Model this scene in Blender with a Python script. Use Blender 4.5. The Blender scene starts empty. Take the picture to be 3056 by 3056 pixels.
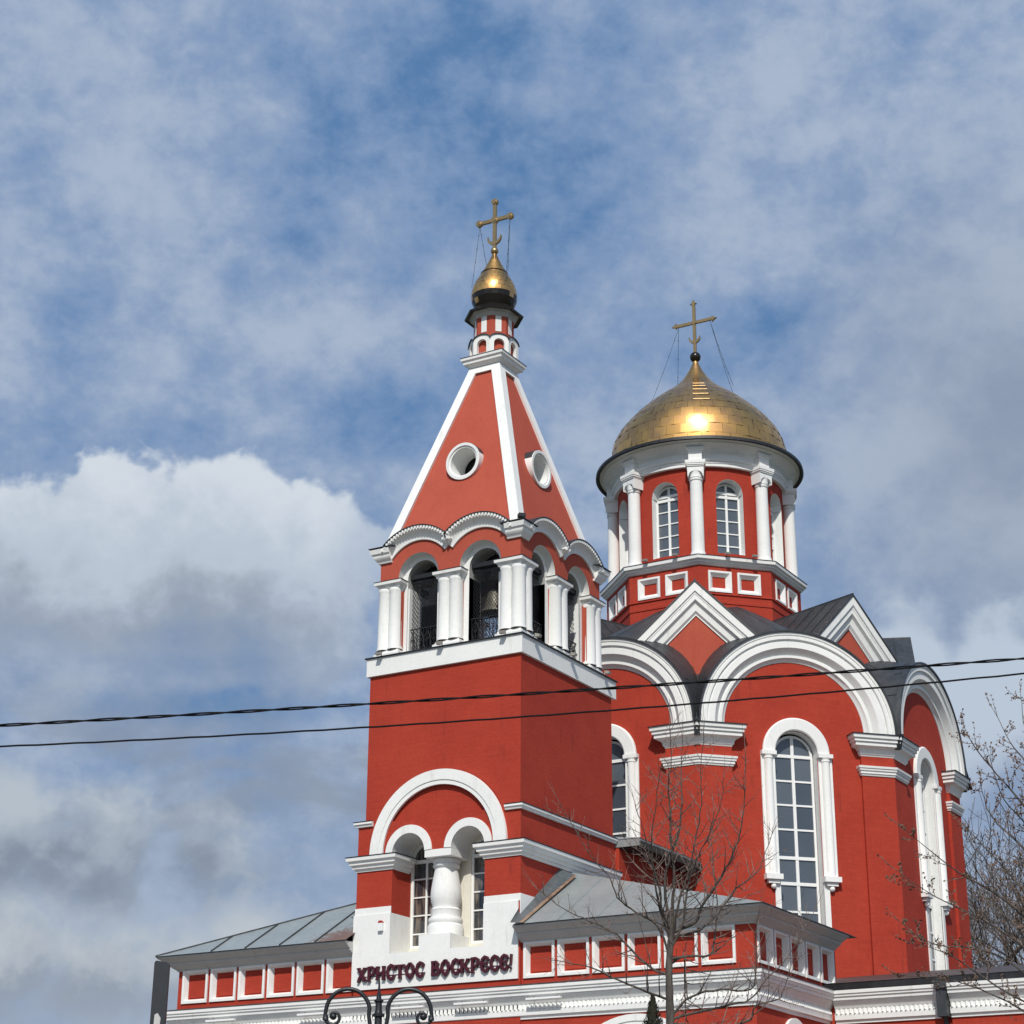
import bpy, math, random
from math import sin, cos, pi, sqrt, radians, atan2
from mathutils import Vector, Matrix
from mathutils.geometry import tessellate_polygon

S = bpy.context.scene
COL = S.collection

# ------------------------------------------------------------------ camera
cam_d = bpy.data.cameras.new('camera')
cam = bpy.data.objects.new('camera', cam_d)
COL.objects.link(cam)
RX = Vector((0.862649, 0.505777, 0.005149))
DN = Vector((-0.178917, 0.314649, -0.932193))
FW = Vector((-0.473102, 0.803234, 0.361924))
M = Matrix((RX, -DN, -FW)).transposed().to_4x4()
M.translation = Vector((30.84318593, -53.00033524, 1.6))
cam.matrix_world = M
cam_d.sensor_width = 36.0
cam_d.lens = 36.0 * 5782.75 / 3056.0
cam_d.clip_start = 0.1
cam_d.clip_end = 3000.0
S.camera = cam
S.render.resolution_x = S.render.resolution_y = 1024

# ------------------------------------------------------------------ exposure
S.view_settings.view_transform = 'Standard'
S.view_settings.look = 'None'
S.view_settings.gamma = 1.0
S.view_settings.exposure = 0.0

# ------------------------------------------------------------------ sun
SUN_AZ, SUN_EL = radians(26.0), radians(45.0)      # azimuth measured from -Y towards +X
SDIR = Vector((sin(SUN_AZ) * cos(SUN_EL), -cos(SUN_AZ) * cos(SUN_EL), sin(SUN_EL)))
sun_d = bpy.data.lights.new('sun', 'SUN')
sun_d.energy = 3.6
sun_d.angle = radians(0.6)
sun_d.color = (1.0, 0.96, 0.89)
sun = bpy.data.objects.new('sun', sun_d)
sun.rotation_euler = SDIR.to_track_quat('Z', 'Y').to_euler()
sun.location = (30, -60, 60)
COL.objects.link(sun)

# ------------------------------------------------------------------ node expression helper
class NX:
    """small wrapper so that shader maths can be written as expressions"""
    def __init__(s, nt): s.nt = nt
    def node(s, t, **k):
        n = s.nt.nodes.new(t)
        for a, b in k.items(): setattr(n, a, b)
        return n
    def link(s, a, b): s.nt.links.new(a, b)
    def put(s, sock, v):
        if isinstance(v, bpy.types.NodeSocket): s.link(v, sock)
        else: sock.default_value = v
    def m(s, op, a, b=None, c=None, clamp=False):
        n = s.node('ShaderNodeMath', operation=op, use_clamp=clamp)
        s.put(n.inputs[0], a)
        if b is not None: s.put(n.inputs[1], b)
        if c is not None: s.put(n.inputs[2], c)
        return n.outputs[0]
    def add(s, a, b): return s.m('ADD', a, b)
    def sub(s, a, b): return s.m('SUBTRACT', a, b)
    def mul(s, a, b): return s.m('MULTIPLY', a, b)
    def div(s, a, b): return s.m('DIVIDE', a, b)
    def mx(s, a, b): return s.m('MAXIMUM', a, b)
    def mn(s, a, b): return s.m('MINIMUM', a, b)
    def ss(s, v, a, b, o0=0.0, o1=1.0):
        n = s.node('ShaderNodeMapRange', interpolation_type='SMOOTHSTEP')
        s.put(n.inputs[0], v); s.put(n.inputs[1], a); s.put(n.inputs[2], b)
        s.put(n.inputs[3], o0); s.put(n.inputs[4], o1)
        return n.outputs[0]
    def xyz(s, x, y, z):
        n = s.node('ShaderNodeCombineXYZ')
        s.put(n.inputs[0], x); s.put(n.inputs[1], y); s.put(n.inputs[2], z)
        return n.outputs[0]
    def sep(s, v):
        n = s.node('ShaderNodeSeparateXYZ'); s.put(n.inputs[0], v); return n.outputs
    def noise(s, v, scale, detail=5.0, rough=0.55, dist=0.0, lac=2.0):
        n = s.node('ShaderNodeTexNoise')
        if v is not None: s.link(v, n.inputs['Vector'])
        n.inputs['Scale'].default_value = scale; n.inputs['Detail'].default_value = detail
        n.inputs['Roughness'].default_value = rough; n.inputs['Distortion'].default_value = dist
        n.inputs['Lacunarity'].default_value = lac
        return n.outputs[0]
    def mix(s, f, a, b):
        n = s.node('ShaderNodeMix', data_type='RGBA')
        s.put(n.inputs[0], f)
        for i, v in ((6, a), (7, b)):
            s.put(n.inputs[i], v if isinstance(v, bpy.types.NodeSocket) else (*v, 1.0))
        return n.outputs[2]

# ------------------------------------------------------------------ world: Nishita sky with procedural clouds
W = bpy.data.worlds.new('World'); S.world = W
W.use_nodes = True
nt = W.node_tree; nt.nodes.clear()
x = NX(nt)
out = x.node('ShaderNodeOutputWorld'); bg = x.node('ShaderNodeBackground')
SKY = 0.1
bg.inputs['Strength'].default_value = SKY
x.link(bg.outputs[0], out.inputs[0])
sky = x.node('ShaderNodeTexSky', sky_type='NISHITA')
sky.sun_disc = False
sky.sun_elevation = SUN_EL
sky.sun_rotation = pi - SUN_AZ
sky.air_density = 1.0; sky.dust_density = 0.6; sky.ozone_density = 1.6
tc = x.node('ShaderNodeTexCoord')
rotn = x.node('ShaderNodeVectorRotate', rotation_type='Z_AXIS')
x.link(tc.outputs['Generated'], rotn.inputs['Vector'])
rotn.inputs['Angle'].default_value = -0.532289            # sky bearings counted from the street's direction
gx, gy, gz = x.sep(rotn.outputs[0])
gyc = x.mx(gy, 0.08)
U = x.div(gx, gyc); V = x.div(gz, gyc)                     # tan of bearing, tan of altitude
front = x.ss(gy, 0.1, 0.3)
dirv = rotn.outputs[0]
# broken sheet of thin cloud: three sizes of mottling
sq = x.xyz(gx, gy, x.mul(gz, 1.25))
n_big = x.noise(dirv, 3.4, 3.0, 0.5, 0.1)
n_mid = x.noise(sq, 11.0, 6.0, 0.56, 0.18)
n_fine = x.noise(sq, 33.0, 5.0, 0.60, 0.15)
n_tiny = x.noise(sq, 95.0, 3.0, 0.6, 0.1)
dens = x.add(x.add(x.add(x.mul(n_big, 0.36), x.mul(n_mid, 1.0)), x.mul(n_fine, 0.58)), x.sub(x.mul(n_tiny, 0.22), 0.10))   # about 0.98 mean
def disc(cu, cv, ru, rv, soft=1.0):
    a = x.div(x.sub(U, cu), ru); b = x.div(x.sub(V, cv), rv)
    d = x.m('SQRT', x.add(x.mul(a, a), x.mul(b, b)))
    return x.ss(d, 1.0 + soft * 0.6, 1.0 - soft * 0.9)
holes = None
for cu, cv, ru, rv, w in [(-.055, .600, .10, .085, .12), (-.005, .69, .07, .045, .13), (-.15, .60, .06, .06, .07), (-.155, .665, .05, .02, .08), (-.11, .58, .07, .05, .08),
                          (-.075, .45, .05, .018, .18), (-.09, .425, .05, .012, .18), (-.165, .430, .05, .014, .10), (.128, .495, .040, .030, .20), (.05, .50, .05, .04, .09), (.075, .56, .04, .03, .10),
                          (-.163, .318, .040, .010, .26), (-.165, .300, .05, .007, .12), (-.160, .277, .080, .010, .24), (-.125, .222, .02, .007, .14), (-.06, .54, .05, .02, .06)]:
    t = x.mul(disc(cu, cv, ru, rv), w)
    holes = t if holes is None else x.add(holes, t)
fills = None
for cu, cv, ru, rv, w in [(.27, .60, .17, .22, .17), (.12, .62, .09, .10, .05), (-.28, .56, .10, .16, .14), (.23, .36, .1, .12, .12), (-.22, .16, .2, .06, .14), (-.19, .48, .10, .04, .10), (-.25, .29, .06, .035, .16), (-.10, .25, .06, .03, .10)]:
    t = x.mul(disc(cu, cv, ru, rv), w)
    fills = t if fills is None else x.add(fills, t)
dens = x.sub(x.add(x.sub(dens, holes), fills), x.ss(gz, 0.60, 0.82, 0.0, 0.34))
blue = x.mix(0.82, sky.outputs[0], (0.92, 2.15, 4.35))
col = x.mix(x.ss(dens, 0.64, 0.93), blue, (2.0, 3.05, 5.0))
col = x.mix(x.ss(dens, 0.84, 1.30), col, (3.95, 4.75, 6.1))
col = x.mix(x.mul(x.ss(V, 0.30, 0.12), 0.55), col, (3.4, 4.15, 5.3))
col = x.mix(x.mul(x.mul(disc(.29, .42, .11, .17), front), .80), col, x.mix(x.ss(n_mid, .35, .65), (2.75, 3.3, 4.3), (3.7, 4.3, 5.3)))
# darker grey undersides in the lower left
gsh = x.mul(x.ss(x.noise(x.xyz(x.mul(U, 0.55), V, 0.3), 16.0, 5.0, 0.55, 0.4), 0.48, 0.62), x.mul(x.ss(V, 0.30, 0.25), x.ss(V, 0.10, 0.16)))
col = x.mix(x.mul(gsh, 0.70), col, (2.55, 3.05, 3.85))
# cumulus banks: bulging discs with a noisy edge
def cumulus(discs, edge, base_v, g_v, top_v, white, mid, grey, basesoft, colin, fade=None):
    nz = x.noise(x.xyz(U, V, 1.7), 13.0, 6.0, 0.6, 0.2)
    nz2 = x.noise(x.xyz(U, V, 5.1), 36.0, 5.0, 0.62, 0.15)
    bil = x.m('ABSOLUTE', x.sub(x.noise(x.xyz(U, V, 9.3), 27.0, 3.0, 0.5), 0.5))
    wob = x.add(x.add(x.mul(x.sub(nz, 0.5), 0.048), x.mul(x.sub(nz2, 0.5), 0.020)), x.mul(x.sub(0.09, bil), 0.055))
    f = None
    for cu, cv, r in discs:
        a = x.sub(U, cu); b = x.sub(V, cv)
        d = x.sub(r, x.m('SQRT', x.add(x.mul(a, a), x.mul(b, b))))
        f = d if f is None else x.m('SMOOTH_MAX', f, d, 0.010)
    f = x.add(f, wob)
    m = x.mul(x.ss(f, -edge, edge * 1.3), front)
    m = x.mul(m, x.ss(x.add(V, x.mul(x.sub(nz, .5), .10)), base_v - basesoft, base_v + basesoft))
    if fade is not None: m = x.mul(m, fade)
    tilt = x.mul(x.mx(x.add(U, 0.17), 0.0), 0.30)
    lit = x.add(x.add(x.add(V, tilt), x.mul(x.sub(nz, 0.5), 0.13)), x.add(x.mul(x.sub(nz2, 0.5), 0.045), x.mul(x.sub(0.09, bil), .08)))
    c = x.mix(x.ss(lit, g_v, (g_v + top_v) / 2), grey, mid)
    c = x.mix(x.ss(lit, (g_v + top_v) / 2 - .005, top_v), c, white)
    return x.mix(m, colin, c)
col = cumulus([(-.2635, .3600, .043), (-.2200, .3770, .046), (-.160, .3700, .049), (-.112, .3620, .040), (-.084, .3640, .024), (-.192, .335, .060),
               (-.1205, .330, .047), (-.2488, .325, .050)], 0.0045, 0.300, 0.318, 0.428, (6.4, 7.0, 7.7), (4.9, 5.6, 6.6), (3.15, 3.65, 4.45), 0.050, col,
              x.ss(U, -.050, -.105, .30, 1.0))
col = cumulus([(.215, .300, .030), (.262, .290, .036), (.31, .297, .04), (.24, .268, .04)], 0.010, 0.235, 0.25, 0.325, (4.9, 5.7, 6.8), (4.1, 4.9, 6.1), (3.3, 4.0, 5.0), 0.03, col)
col = cumulus([(-.265, .196, .040), (-.21, .205, .030), (-.23, .18, .04), (-.16, .195, .022)], 0.012, 0.172, 0.178, 0.235, (4.6, 5.2, 5.9), (3.5, 4.1, 4.9), (2.3, 2.75, 3.5), 0.022, col)
col = cumulus([(-.255, .140, .035), (-.21, .130, .03), (-.17, .137, .02), (-.13, .150, .020), (-.105, .140, .02)], 0.014, 0.105, 0.12, 0.168, (4.9, 5.4, 5.9), (4.2, 4.7, 5.3), (3.0, 3.5, 4.3), 0.02, col)
# thin cloud scatters strongly around the sun (behind the viewer)
dp = x.node('ShaderNodeVectorMath', operation='DOT_PRODUCT'); x.link(tc.outputs['Generated'], dp.inputs[0]); dp.inputs[1].default_value = SDIR
glow = x.m('POWER', x.mx(dp.outputs['Value'], 0.0), 9.0)
addn = x.node('ShaderNodeMix', data_type='RGBA', blend_type='ADD'); addn.inputs[0].default_value = 1.0
x.link(col, addn.inputs[6]); x.link(x.mix(glow, (0, 0, 0), (9.0, 8.2, 6.6)), addn.inputs[7])
x.link(addn.outputs[2], bg.inputs['Color'])
S.cycles.use_denoising = True

# ------------------------------------------------------------------ materials
MATS = {}
def material(name, build):
    m = bpy.data.materials.new(name); m.use_nodes = True
    t = m.node_tree; t.nodes.clear()
    h = NX(t)
    o = h.node('ShaderNodeOutputMaterial'); b = h.node('ShaderNodeBsdfPrincipled')
    h.link(b.outputs[0], o.inputs[0])
    build(h, b)
    MATS[name] = m
    return m
def objco(h):
    return h.node('ShaderNodeNewGeometry').outputs['Position']
def bump(h, b, height, strength, dist=0.02):
    n = h.node('ShaderNodeBump'); n.inputs['Strength'].default_value = strength; n.inputs['Distance'].default_value = dist
    h.link(height, n.inputs['Height']); h.link(n.outputs[0], b.inputs['Normal'])
def stucco(c1, c2, rough=0.85, course=0.0, stain=None, bs=0.35):
    def f(h, b):
        p = objco(h); X, Y, Z = h.sep(p)
        n1 = h.noise(p, 0.55, 5, 0.6); n2 = h.noise(p, 9.0, 4, 0.6); n3 = h.noise(p, 60.0, 2, 0.5)
        c = h.mix(h.ss(h.add(h.mul(n1, .6), h.mul(n2, .4)), .32, .68), c1, c2)
        if course:
            st = h.noise(h.xyz(h.mul(X, 1.2), h.mul(Y, 1.2), h.mul(Z, 14.0)), 1.0, 4, 0.65)
            c = h.mix(h.mul(h.ss(st, .42, .75), course), c, tuple(v * 1.6 for v in c2))
            c = h.mix(h.mul(h.ss(st, .52, .25), course * .8), c, tuple(v * .62 for v in c1))
        if course:
            sp = h.noise(h.xyz(h.mul(X, 1.0), h.mul(Y, 1.0), h.mul(Z, 2.2)), 7.0, 5, .7)
            pa = h.noise(p, .35, 3, .5)
            c = h.mix(h.mul(h.mul(h.ss(sp, .66, .74), h.ss(pa, .50, .64)), .6), c, (.62, .20, .13))
        if stain:
            dn = h.noise(h.xyz(h.mul(X, 2.2), h.mul(Y, 2.2), h.mul(Z, .35)), 1.6, 5, 0.65)
            c = h.mix(h.mul(h.ss(dn, .56, .74), stain[1]), c, stain[0])
        h.link(c, b.inputs['Base Color']); b.inputs['Roughness'].default_value = rough
        b.inputs['Specular IOR Level'].default_value = 0.25
        ht = h.add(h.mul(n3, .5), h.mul(n2, .8))
        if course:
            zz = h.m('FRACT', h.div(Z, 0.078))
            jn = h.ss(h.m('ABSOLUTE', h.sub(zz, .5)), .36, .5)
            ht = h.sub(ht, h.mul(jn, .5))
        bump(h, b, ht, bs, 0.015)
    return f
RED1, RED2 = (0.330, 0.034, 0.019), (0.400, 0.047, 0.025)
material('red_stucco', stucco(RED1, RED2, course=.13, stain=((0.235, .028, .019), .60), bs=.22))
material('red_spire', stucco((0.385, 0.074, 0.045), (0.45, 0.090, 0.056), stain=((0.32, .05, .035), .4)))
material('white_plaster', stucco((0.75, 0.755, 0.735), (0.83, 0.83, 0.805), stain=((0.52, .51, .47), .42), bs=.18))
material('white_brick', stucco((0.66, 0.67, 0.64), (0.78, 0.78, 0.75), course=.05, bs=.4))
material('cream_plaster', stucco((0.66, 0.64, 0.55), (0.74, 0.71, 0.62), stain=((0.36, .30, .20), .6), bs=.2))
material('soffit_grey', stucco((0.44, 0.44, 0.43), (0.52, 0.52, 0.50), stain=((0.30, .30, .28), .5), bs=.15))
material('white_paint', stucco((0.78, 0.79, 0.78), (0.82, 0.82, 0.80), rough=.5, bs=.05))
def metal_roof(c1, c2, rough, metallic, rust=None, streak=.5):
    def f(h, b):
        p = objco(h); X, Y, Z = h.sep(p)
        n1 = h.noise(p, 0.8, 5, .6); n2 = h.noise(h.xyz(h.mul(X, 3), h.mul(Y, 3), h.mul(Z, .7)), 2.0, 4, .6)
        c = h.mix(h.ss(h.add(h.mul(n1, .5), h.mul(n2, .5)), .35, .65), c1, c2)
        if rust is not None:
            rx, ry, rz, rr = rust
            d = h.m('SQRT', h.add(h.add(h.m('POWER', h.mul(h.sub(X, rx), 1.0), 2.0), h.m('POWER', h.sub(Y, ry), 2.0)), h.m('POWER', h.mul(h.sub(Z, rz), 2.0), 2.0)))
            c = h.mix(h.mul(h.ss(h.add(d, h.mul(h.sub(n2, .5), 2.4)), rr, rr * .35), .85), c, (.20, .085, .04))
        h.link(c, b.inputs['Base Color']); b.inputs['Metallic'].default_value = metallic
        b.inputs['Roughness'].default_value = rough
        bump(h, b, h.add(n1, h.mul(h.noise(p, 5, 3, .5), .5)), .25, .03)
    return f
material('dark_roof_metal', metal_roof((.034, .038, .043), (.062, .067, .073), .48, .35))
material('grey_roof_metal', metal_roof((.10, .115, .12), (.16, .175, .18), .45, .4))
material('brown_roof_metal', metal_roof((.055, .045, .045), (.085, .072, .07), .5, .3))
material('pale_roof_metal', metal_roof((.30, .335, .335), (.37, .405, .40), .45, .35))
material('rusty_roof_metal', metal_roof((.30, .335, .335), (.37, .405, .40), .45, .35, rust=(-6.3, -.3, 11.5, 1.7)))
material('valley_rust', metal_roof((.19, .10, .055), (.33, .24, .17), .7, .1))
material('black_flashing', metal_roof((.012, .012, .014), (.028, .028, .03), .5, .2))
def gold(h, b):
    g = h.node('ShaderNodeNewGeometry'); rnd = g.outputs['Random Per Island']
    uv = h.node('ShaderNodeUVMap'); ux, uy, _ = h.sep(uv.outputs[0])
    ex = h.mn(h.mn(ux, h.sub(1.0, ux)), h.mn(uy, h.sub(1.0, uy)))
    edge = h.ss(ex, .040, .0)
    p = g.outputs['Position']; n = h.noise(p, 1.6, 5, .6); X, Y, Z = h.sep(p)
    c = h.mix(rnd, (.70, .40, .13), (.84, .49, .17))
    c = h.mix(h.mul(h.ss(n, .40, .68), .60), c, (.50, .285, .155))
    c = h.mix(h.mul(edge, .6), c, (.24, .13, .05))
    b.inputs['Metallic'].default_value = 1.0
    h.link(c, b.inputs['Base Color'])
    h.link(h.add(h.add(.15, h.mul(rnd, .05)), h.mul(n, .08)), b.inputs['Roughness'])
    bn = h.node('ShaderNodeBump'); bn.inputs['Strength'].default_value = .10; bn.inputs['Distance'].default_value = .03
    h.link(h.add(h.mul(h.noise(p, 2.4, 3, .5), .8), h.mul(edge, -.7)), bn.inputs['Height'])
    h.link(bn.outputs[0], b.inputs['Normal'])
    # worn, brushed gilding under the polish: a second, broad reflection
    g2 = h.node('ShaderNodeBsdfAnisotropic'); h.link(c, g2.inputs['Color']); g2.inputs['Roughness'].default_value = .52
    h.link(bn.outputs[0], g2.inputs['Normal'])
    ms = h.node('ShaderNodeMixShader'); ms.inputs[0].default_value = .30
    h.link(b.outputs[0], ms.inputs[1]); h.link(g2.outputs[0], ms.inputs[2])
    o = [q for q in h.nt.nodes if q.type == 'OUTPUT_MATERIAL'][0]; h.link(ms.outputs[0], o.inputs[0])
material('gold_sheet', gold)
def gilt(h, b):
    n = h.noise(objco(h), 6.0, 4, .6)
    h.link(h.mix(n, (.34, .23, .11), (.55, .39, .19)), b.inputs['Base Color'])
    b.inputs['Metallic'].default_value = .9; b.inputs['Roughness'].default_value = .36
material('old_gilding', gilt)
def plain(c, rough, metallic=0.0, var=.25, spec=.5, sc=8.0):
    def f(h, b):
        n = h.noise(objco(h), sc, 4, .6)
        h.link(h.mix(n, tuple(v * (1 - var) for v in c), tuple(v * (1 + var) for v in c)), b.inputs['Base Color'])
        b.inputs['Roughness'].default_value = rough; b.inputs['Metallic'].default_value = metallic
        b.inputs['Specular IOR Level'].default_value = spec
    return f
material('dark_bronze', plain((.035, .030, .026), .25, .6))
material('black_iron', plain((.018, .018, .02), .5, .2))
material('lamp_iron', plain((.022, .024, .027), .42, .3))
material('bell_bronze', plain((.17, .16, .125), .5, .4))
material('maroon_letter', plain((.062, .006, .014), .4, 0, .15))
material('red_lens', plain((.35, .03, .02), .3))
material('black_cable', plain((.007, .007, .008), .85, 0, .2, .2))
material('dark_panel', plain((.022, .025, .03), .45, .1))
material('floodlight_body', plain((.30, .28, .25), .6))
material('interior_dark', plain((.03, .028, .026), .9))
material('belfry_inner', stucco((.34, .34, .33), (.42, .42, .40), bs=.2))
def glass(h, b):
    p = objco(h); n = h.noise(p, .8, 3, .5)
    rnd = h.node('ShaderNodeNewGeometry').outputs['Random Per Island']
    h.link(h.mix(h.add(h.mul(n, .5), h.mul(rnd, .5)), (.038, .052, .068), (.115, .135, .158)), b.inputs['Base Color'])
    b.inputs['Roughness'].default_value = .06; b.inputs['IOR'].default_value = 1.75
    bump(h, b, h.noise(p, 1.5, 2, .5), .05, .05)
material('window_glass', glass)
def curtained(h, b):
    p = objco(h); X, Y, Z = h.sep(p)
    n = h.noise(h.xyz(h.mul(X, 5), Y, h.mul(Z, .6)), 1.5, 4, .6)
    h.link(h.mix(h.ss(n, .45, .65), (.03, .034, .042), (.16, .135, .11)), b.inputs['Base Color'])
    b.inputs['Roughness'].default_value = .08; b.inputs['IOR'].default_value = 1.7
material('curtained_glass', curtained)
def bark(c1, c2):
    def f(h, b):
        p = objco(h); X, Y, Z = h.sep(p)
        n = h.noise(h.xyz(h.mul(X, 9), h.mul(Y, 9), h.mul(Z, 2.5)), 2.0, 5, .65)
        h.link(h.mix(h.ss(n, .3, .7), c1, c2), b.inputs['Base Color']); b.inputs['Roughness'].default_value = .9
        bump(h, b, n, .5, .01)
    return f
material('bark', bark((.04, .034, .03), (.115, .095, .08)))
material('twig_bark', bark((.085, .062, .052), (.24, .175, .145)))
material('grey_bark', bark((.06, .05, .043), (.13, .105, .09)))
material('bud', plain((.14, .085, .055), .8))
material('thuja_green', plain((.042, .042, .03), .9, 0, .45, .2, 20))
def asphalt(h, b):
    p = objco(h); n = h.noise(p, .3, 5, .6); n2 = h.noise(p, 40, 3, .6)
    h.link(h.mix(h.add(h.mul(n, .6), h.mul(n2, .4)), (.035, .035, .036), (.075, .073, .07)), b.inputs['Base Color'])
    b.inputs['Roughness'].default_value = .9; bump(h, b, n2, .4, .01)
material('asphalt', asphalt)
def lawn(h, b):
    p = objco(h); n = h.noise(p, .25, 5, .6); n2 = h.noise(p, 14, 4, .7)
    h.link(h.mix(h.add(h.mul(n, .5), h.mul(n2, .5)), (.05, .06, .025), (.13, .125, .06)), b.inputs['Base Color'])
    b.inputs['Roughness'].default_value = 1.0; bump(h, b, n2, .8, .05)
material('spring_lawn', lawn)
def paving(h, b):
    p = objco(h)
    br = h.node('ShaderNodeTexBrick'); h.link(p, br.inputs['Vector'])
    br.inputs['Scale'].default_value = 1.6
    br.inputs['Color1'].default_value = (.24, .23, .22, 1); br.inputs['Color2'].default_value = (.30, .29, .275, 1); br.inputs['Mortar'].default_value = (.12, .115, .11, 1)
    h.link(br.outputs[0], b.inputs['Base Color']); b.inputs['Roughness'].default_value = .85
material('paving', paving)
material('granite_kerb', plain((.30, .29, .28), .8))

# ------------------------------------------------------------------ mesh builder
class MB:
    def __init__(s): s.v = []; s.f = []; s.uv = []
    def add(s, vs, fs, uv=None):
        n = len(s.v); s.v += [tuple(p) for p in vs]
        for i, f in enumerate(fs):
            s.f.append(tuple(n + k for k in f)); s.uv.append(uv[i] if uv else None)
    def hexa(s, p):                                   # 8 corners: bottom ring 0-3, top ring 4-7
        s.add(p, [(3, 2, 1, 0), (4, 5, 6, 7), (0, 1, 5, 4), (1, 2, 6, 5), (2, 3, 7, 6), (3, 0, 4, 7)])
    def box(s, x0, x1, y0, y1, z0, z1):
        s.hexa([(x0, y0, z0), (x1, y0, z0), (x1, y1, z0), (x0, y1, z0), (x0, y0, z1), (x1, y0, z1), (x1, y1, z1), (x0, y1, z1)])
    def fbox(s, F, u0, u1, z0, z1, d0, d1):           # box in a face frame
        s.hexa([F(u0, z0, d1), F(u1, z0, d1), F(u1, z0, d0), F(u0, z0, d0), F(u0, z1, d1), F(u1, z1, d1), F(u1, z1, d0), F(u0, z1, d0)])
    def bar(s, a, b, w, h=None):                      # square bar between two points
        a = Vector(a); b = Vector(b); d = (b - a).normalized()
        up = Vector((0, 0, 1)) if abs(d.z) < .95 else Vector((1, 0, 0))
        r = d.cross(up).normalized() * w / 2; q = r.cross(d).normalized() * (h or w) / 2
        s.hexa([a - r - q, a + r - q, b + r - q, b - r - q, a - r + q, a + r + q, b + r + q, b - r + q])
    def tube(s, pts, rad, seg=6, cap=True):
        pts = [Vector(p) for p in pts]; n = len(pts)
        if not hasattr(rad, '__len__'): rad = [rad] * n
        up = None; base = len(s.v); vs = []; fs = []
        for i in range(n):
            t = (pts[min(i + 1, n - 1)] - pts[max(i - 1, 0)])
            t = t.normalized() if t.length > 1e-9 else Vector((0, 0, 1))
            if up is None:
                a = Vector((0, 0, 1)) if abs(t.z) < .9 else Vector((1, 0, 0)); up = (a - t * a.dot(t)).normalized()
            else:
                up = up - t * up.dot(t); up = up.normalized() if up.length > 1e-6 else t.orthogonal().normalized()
            sd = t.cross(up)
            for k in range(seg):
                a = 2 * pi * k / seg; vs.append(pts[i] + (up * cos(a) + sd * sin(a)) * rad[i])
        for i in range(n - 1):
            for k in range(seg):
                k2 = (k + 1) % seg
                fs.append((i * seg + k, i * seg + k2, (i + 1) * seg + k2, (i + 1) * seg + k))
        if cap: fs += [tuple(range(seg - 1, -1, -1)), tuple((n - 1) * seg + k for k in range(seg))]
        s.add(vs, fs)
    def lathe(s, cx, cy, prof, seg=32, a0=0.0, a1=2 * pi, rot=0.0):
        full = abs(a1 - a0 - 2 * pi) < 1e-6; m = seg if full else seg + 1
        vs = []; fs = []
        for (r, z) in prof:
            for k in range(m):
                a = rot + a0 + (a1 - a0) * k / seg; vs.append((cx + r * cos(a), cy + r * sin(a), z))
        for i in range(len(prof) - 1):
            for k in range(seg):
                k2 = (k + 1) % m
                fs.append((i * m + k, i * m + k2, (i + 1) * m + k2, (i + 1) * m + k))
        s.add(vs, fs)
    def ring(s, path, prof, closed=True):             # profile (offset, z) run along a plan path, outward = right of travel
        n = len(path); P = [Vector((p[0], p[1])) for p in path]
        def nrm(a, b):
            d = (b - a).normalized(); return Vector((d.y, -d.x))
        off = []
        for i in range(n):
            if closed or 0 < i < n - 1:
                n1 = nrm(P[i - 1], P[i]); n2 = nrm(P[i], P[(i + 1) % n]); m = (n1 + n2); off.append(m / max(.15, m.dot(n1)))
            else:
                off.append(nrm(P[0], P[1]) if i == 0 else nrm(P[-2], P[-1]))
        k = len(prof); vs = []; fs = []
        for i in range(n):
            for d, z in prof:
                q = P[i] + off[i] * d; vs.append((q.x, q.y, z))
        for i in range(n if closed else n - 1):
            j = (i + 1) % n
            for a in range(k - 1): fs.append((i * k + a, j * k + a, j * k + a + 1, i * k + a + 1))
        if not closed: fs += [tuple(range(k - 1, -1, -1)), tuple((n - 1) * k + a for a in range(k))]
        s.add(vs, fs)
    def sweep(s, F, path, prof, m0=0.0, m1=0.0, closed=False):   # profile (n, d) along a path on a wall, n = left of travel
        P = [Vector(p) for p in path]; n = len(P); off = []
        def nrm(a, b):
            d = (b - a).normalized(); return Vector((-d.y, d.x))
        for i in range(n):
            if closed or 0 < i < n - 1:
                n1 = nrm(P[i - 1], P[i]); n2 = nrm(P[i], P[(i + 1) % n]); m = n1 + n2; off.append(m / max(.2, m.dot(n1)))
            else: off.append(nrm(P[0], P[1]) if i == 0 else nrm(P[-2], P[-1]))
        k = len(prof); vs = []; fs = []
        for i in range(n):
            for a, d in prof:
                q = P[i] + off[i] * a; du = (-m0 * d if i == 0 else m1 * d if i == n - 1 else 0) if not closed else 0
                vs.append(F(q.x + du, q.y, d))
        for i in range(n if closed else n - 1):
            j = (i + 1) % n
            for a in range(k - 1): fs.append((i * k + a, i * k + a + 1, j * k + a + 1, j * k + a))
        if not closed: fs += [tuple(range(k)), tuple((n - 1) * k + a for a in range(k - 1, -1, -1))]
        s.add(vs, fs)
    def sheet(s, F, outer, holes=(), d=0.0):          # flat wall sheet with openings
        polys = [[Vector((u, z, 0)) for u, z in outer]] + [[Vector((u, z, 0)) for u, z in h] for h in holes]
        flat = [p for q in polys for p in q]
        tris = tessellate_polygon(polys)
        fs = []
        for t in tris:
            a, b, c = (flat[i] for i in t)
            cr = (b - a).cross(c - a).z
            if abs(cr) < 1e-9: continue
            fs.append(t if cr > 0 else (t[0], t[2], t[1]))
        s.add([F(p.x, p.y, d(p.y) if callable(d) else d) for p in flat], fs)
    def reveal(s, F, hole, d0, d1, closed=True):
        n = len(hole); vs = [F(u, z, d0) for u, z in hole] + [F(u, z, d1) for u, z in hole]
        s.add(vs, [(i, (i + 1) % n, n + (i + 1) % n, n + i) for i in range(n if closed else n - 1)])
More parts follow.
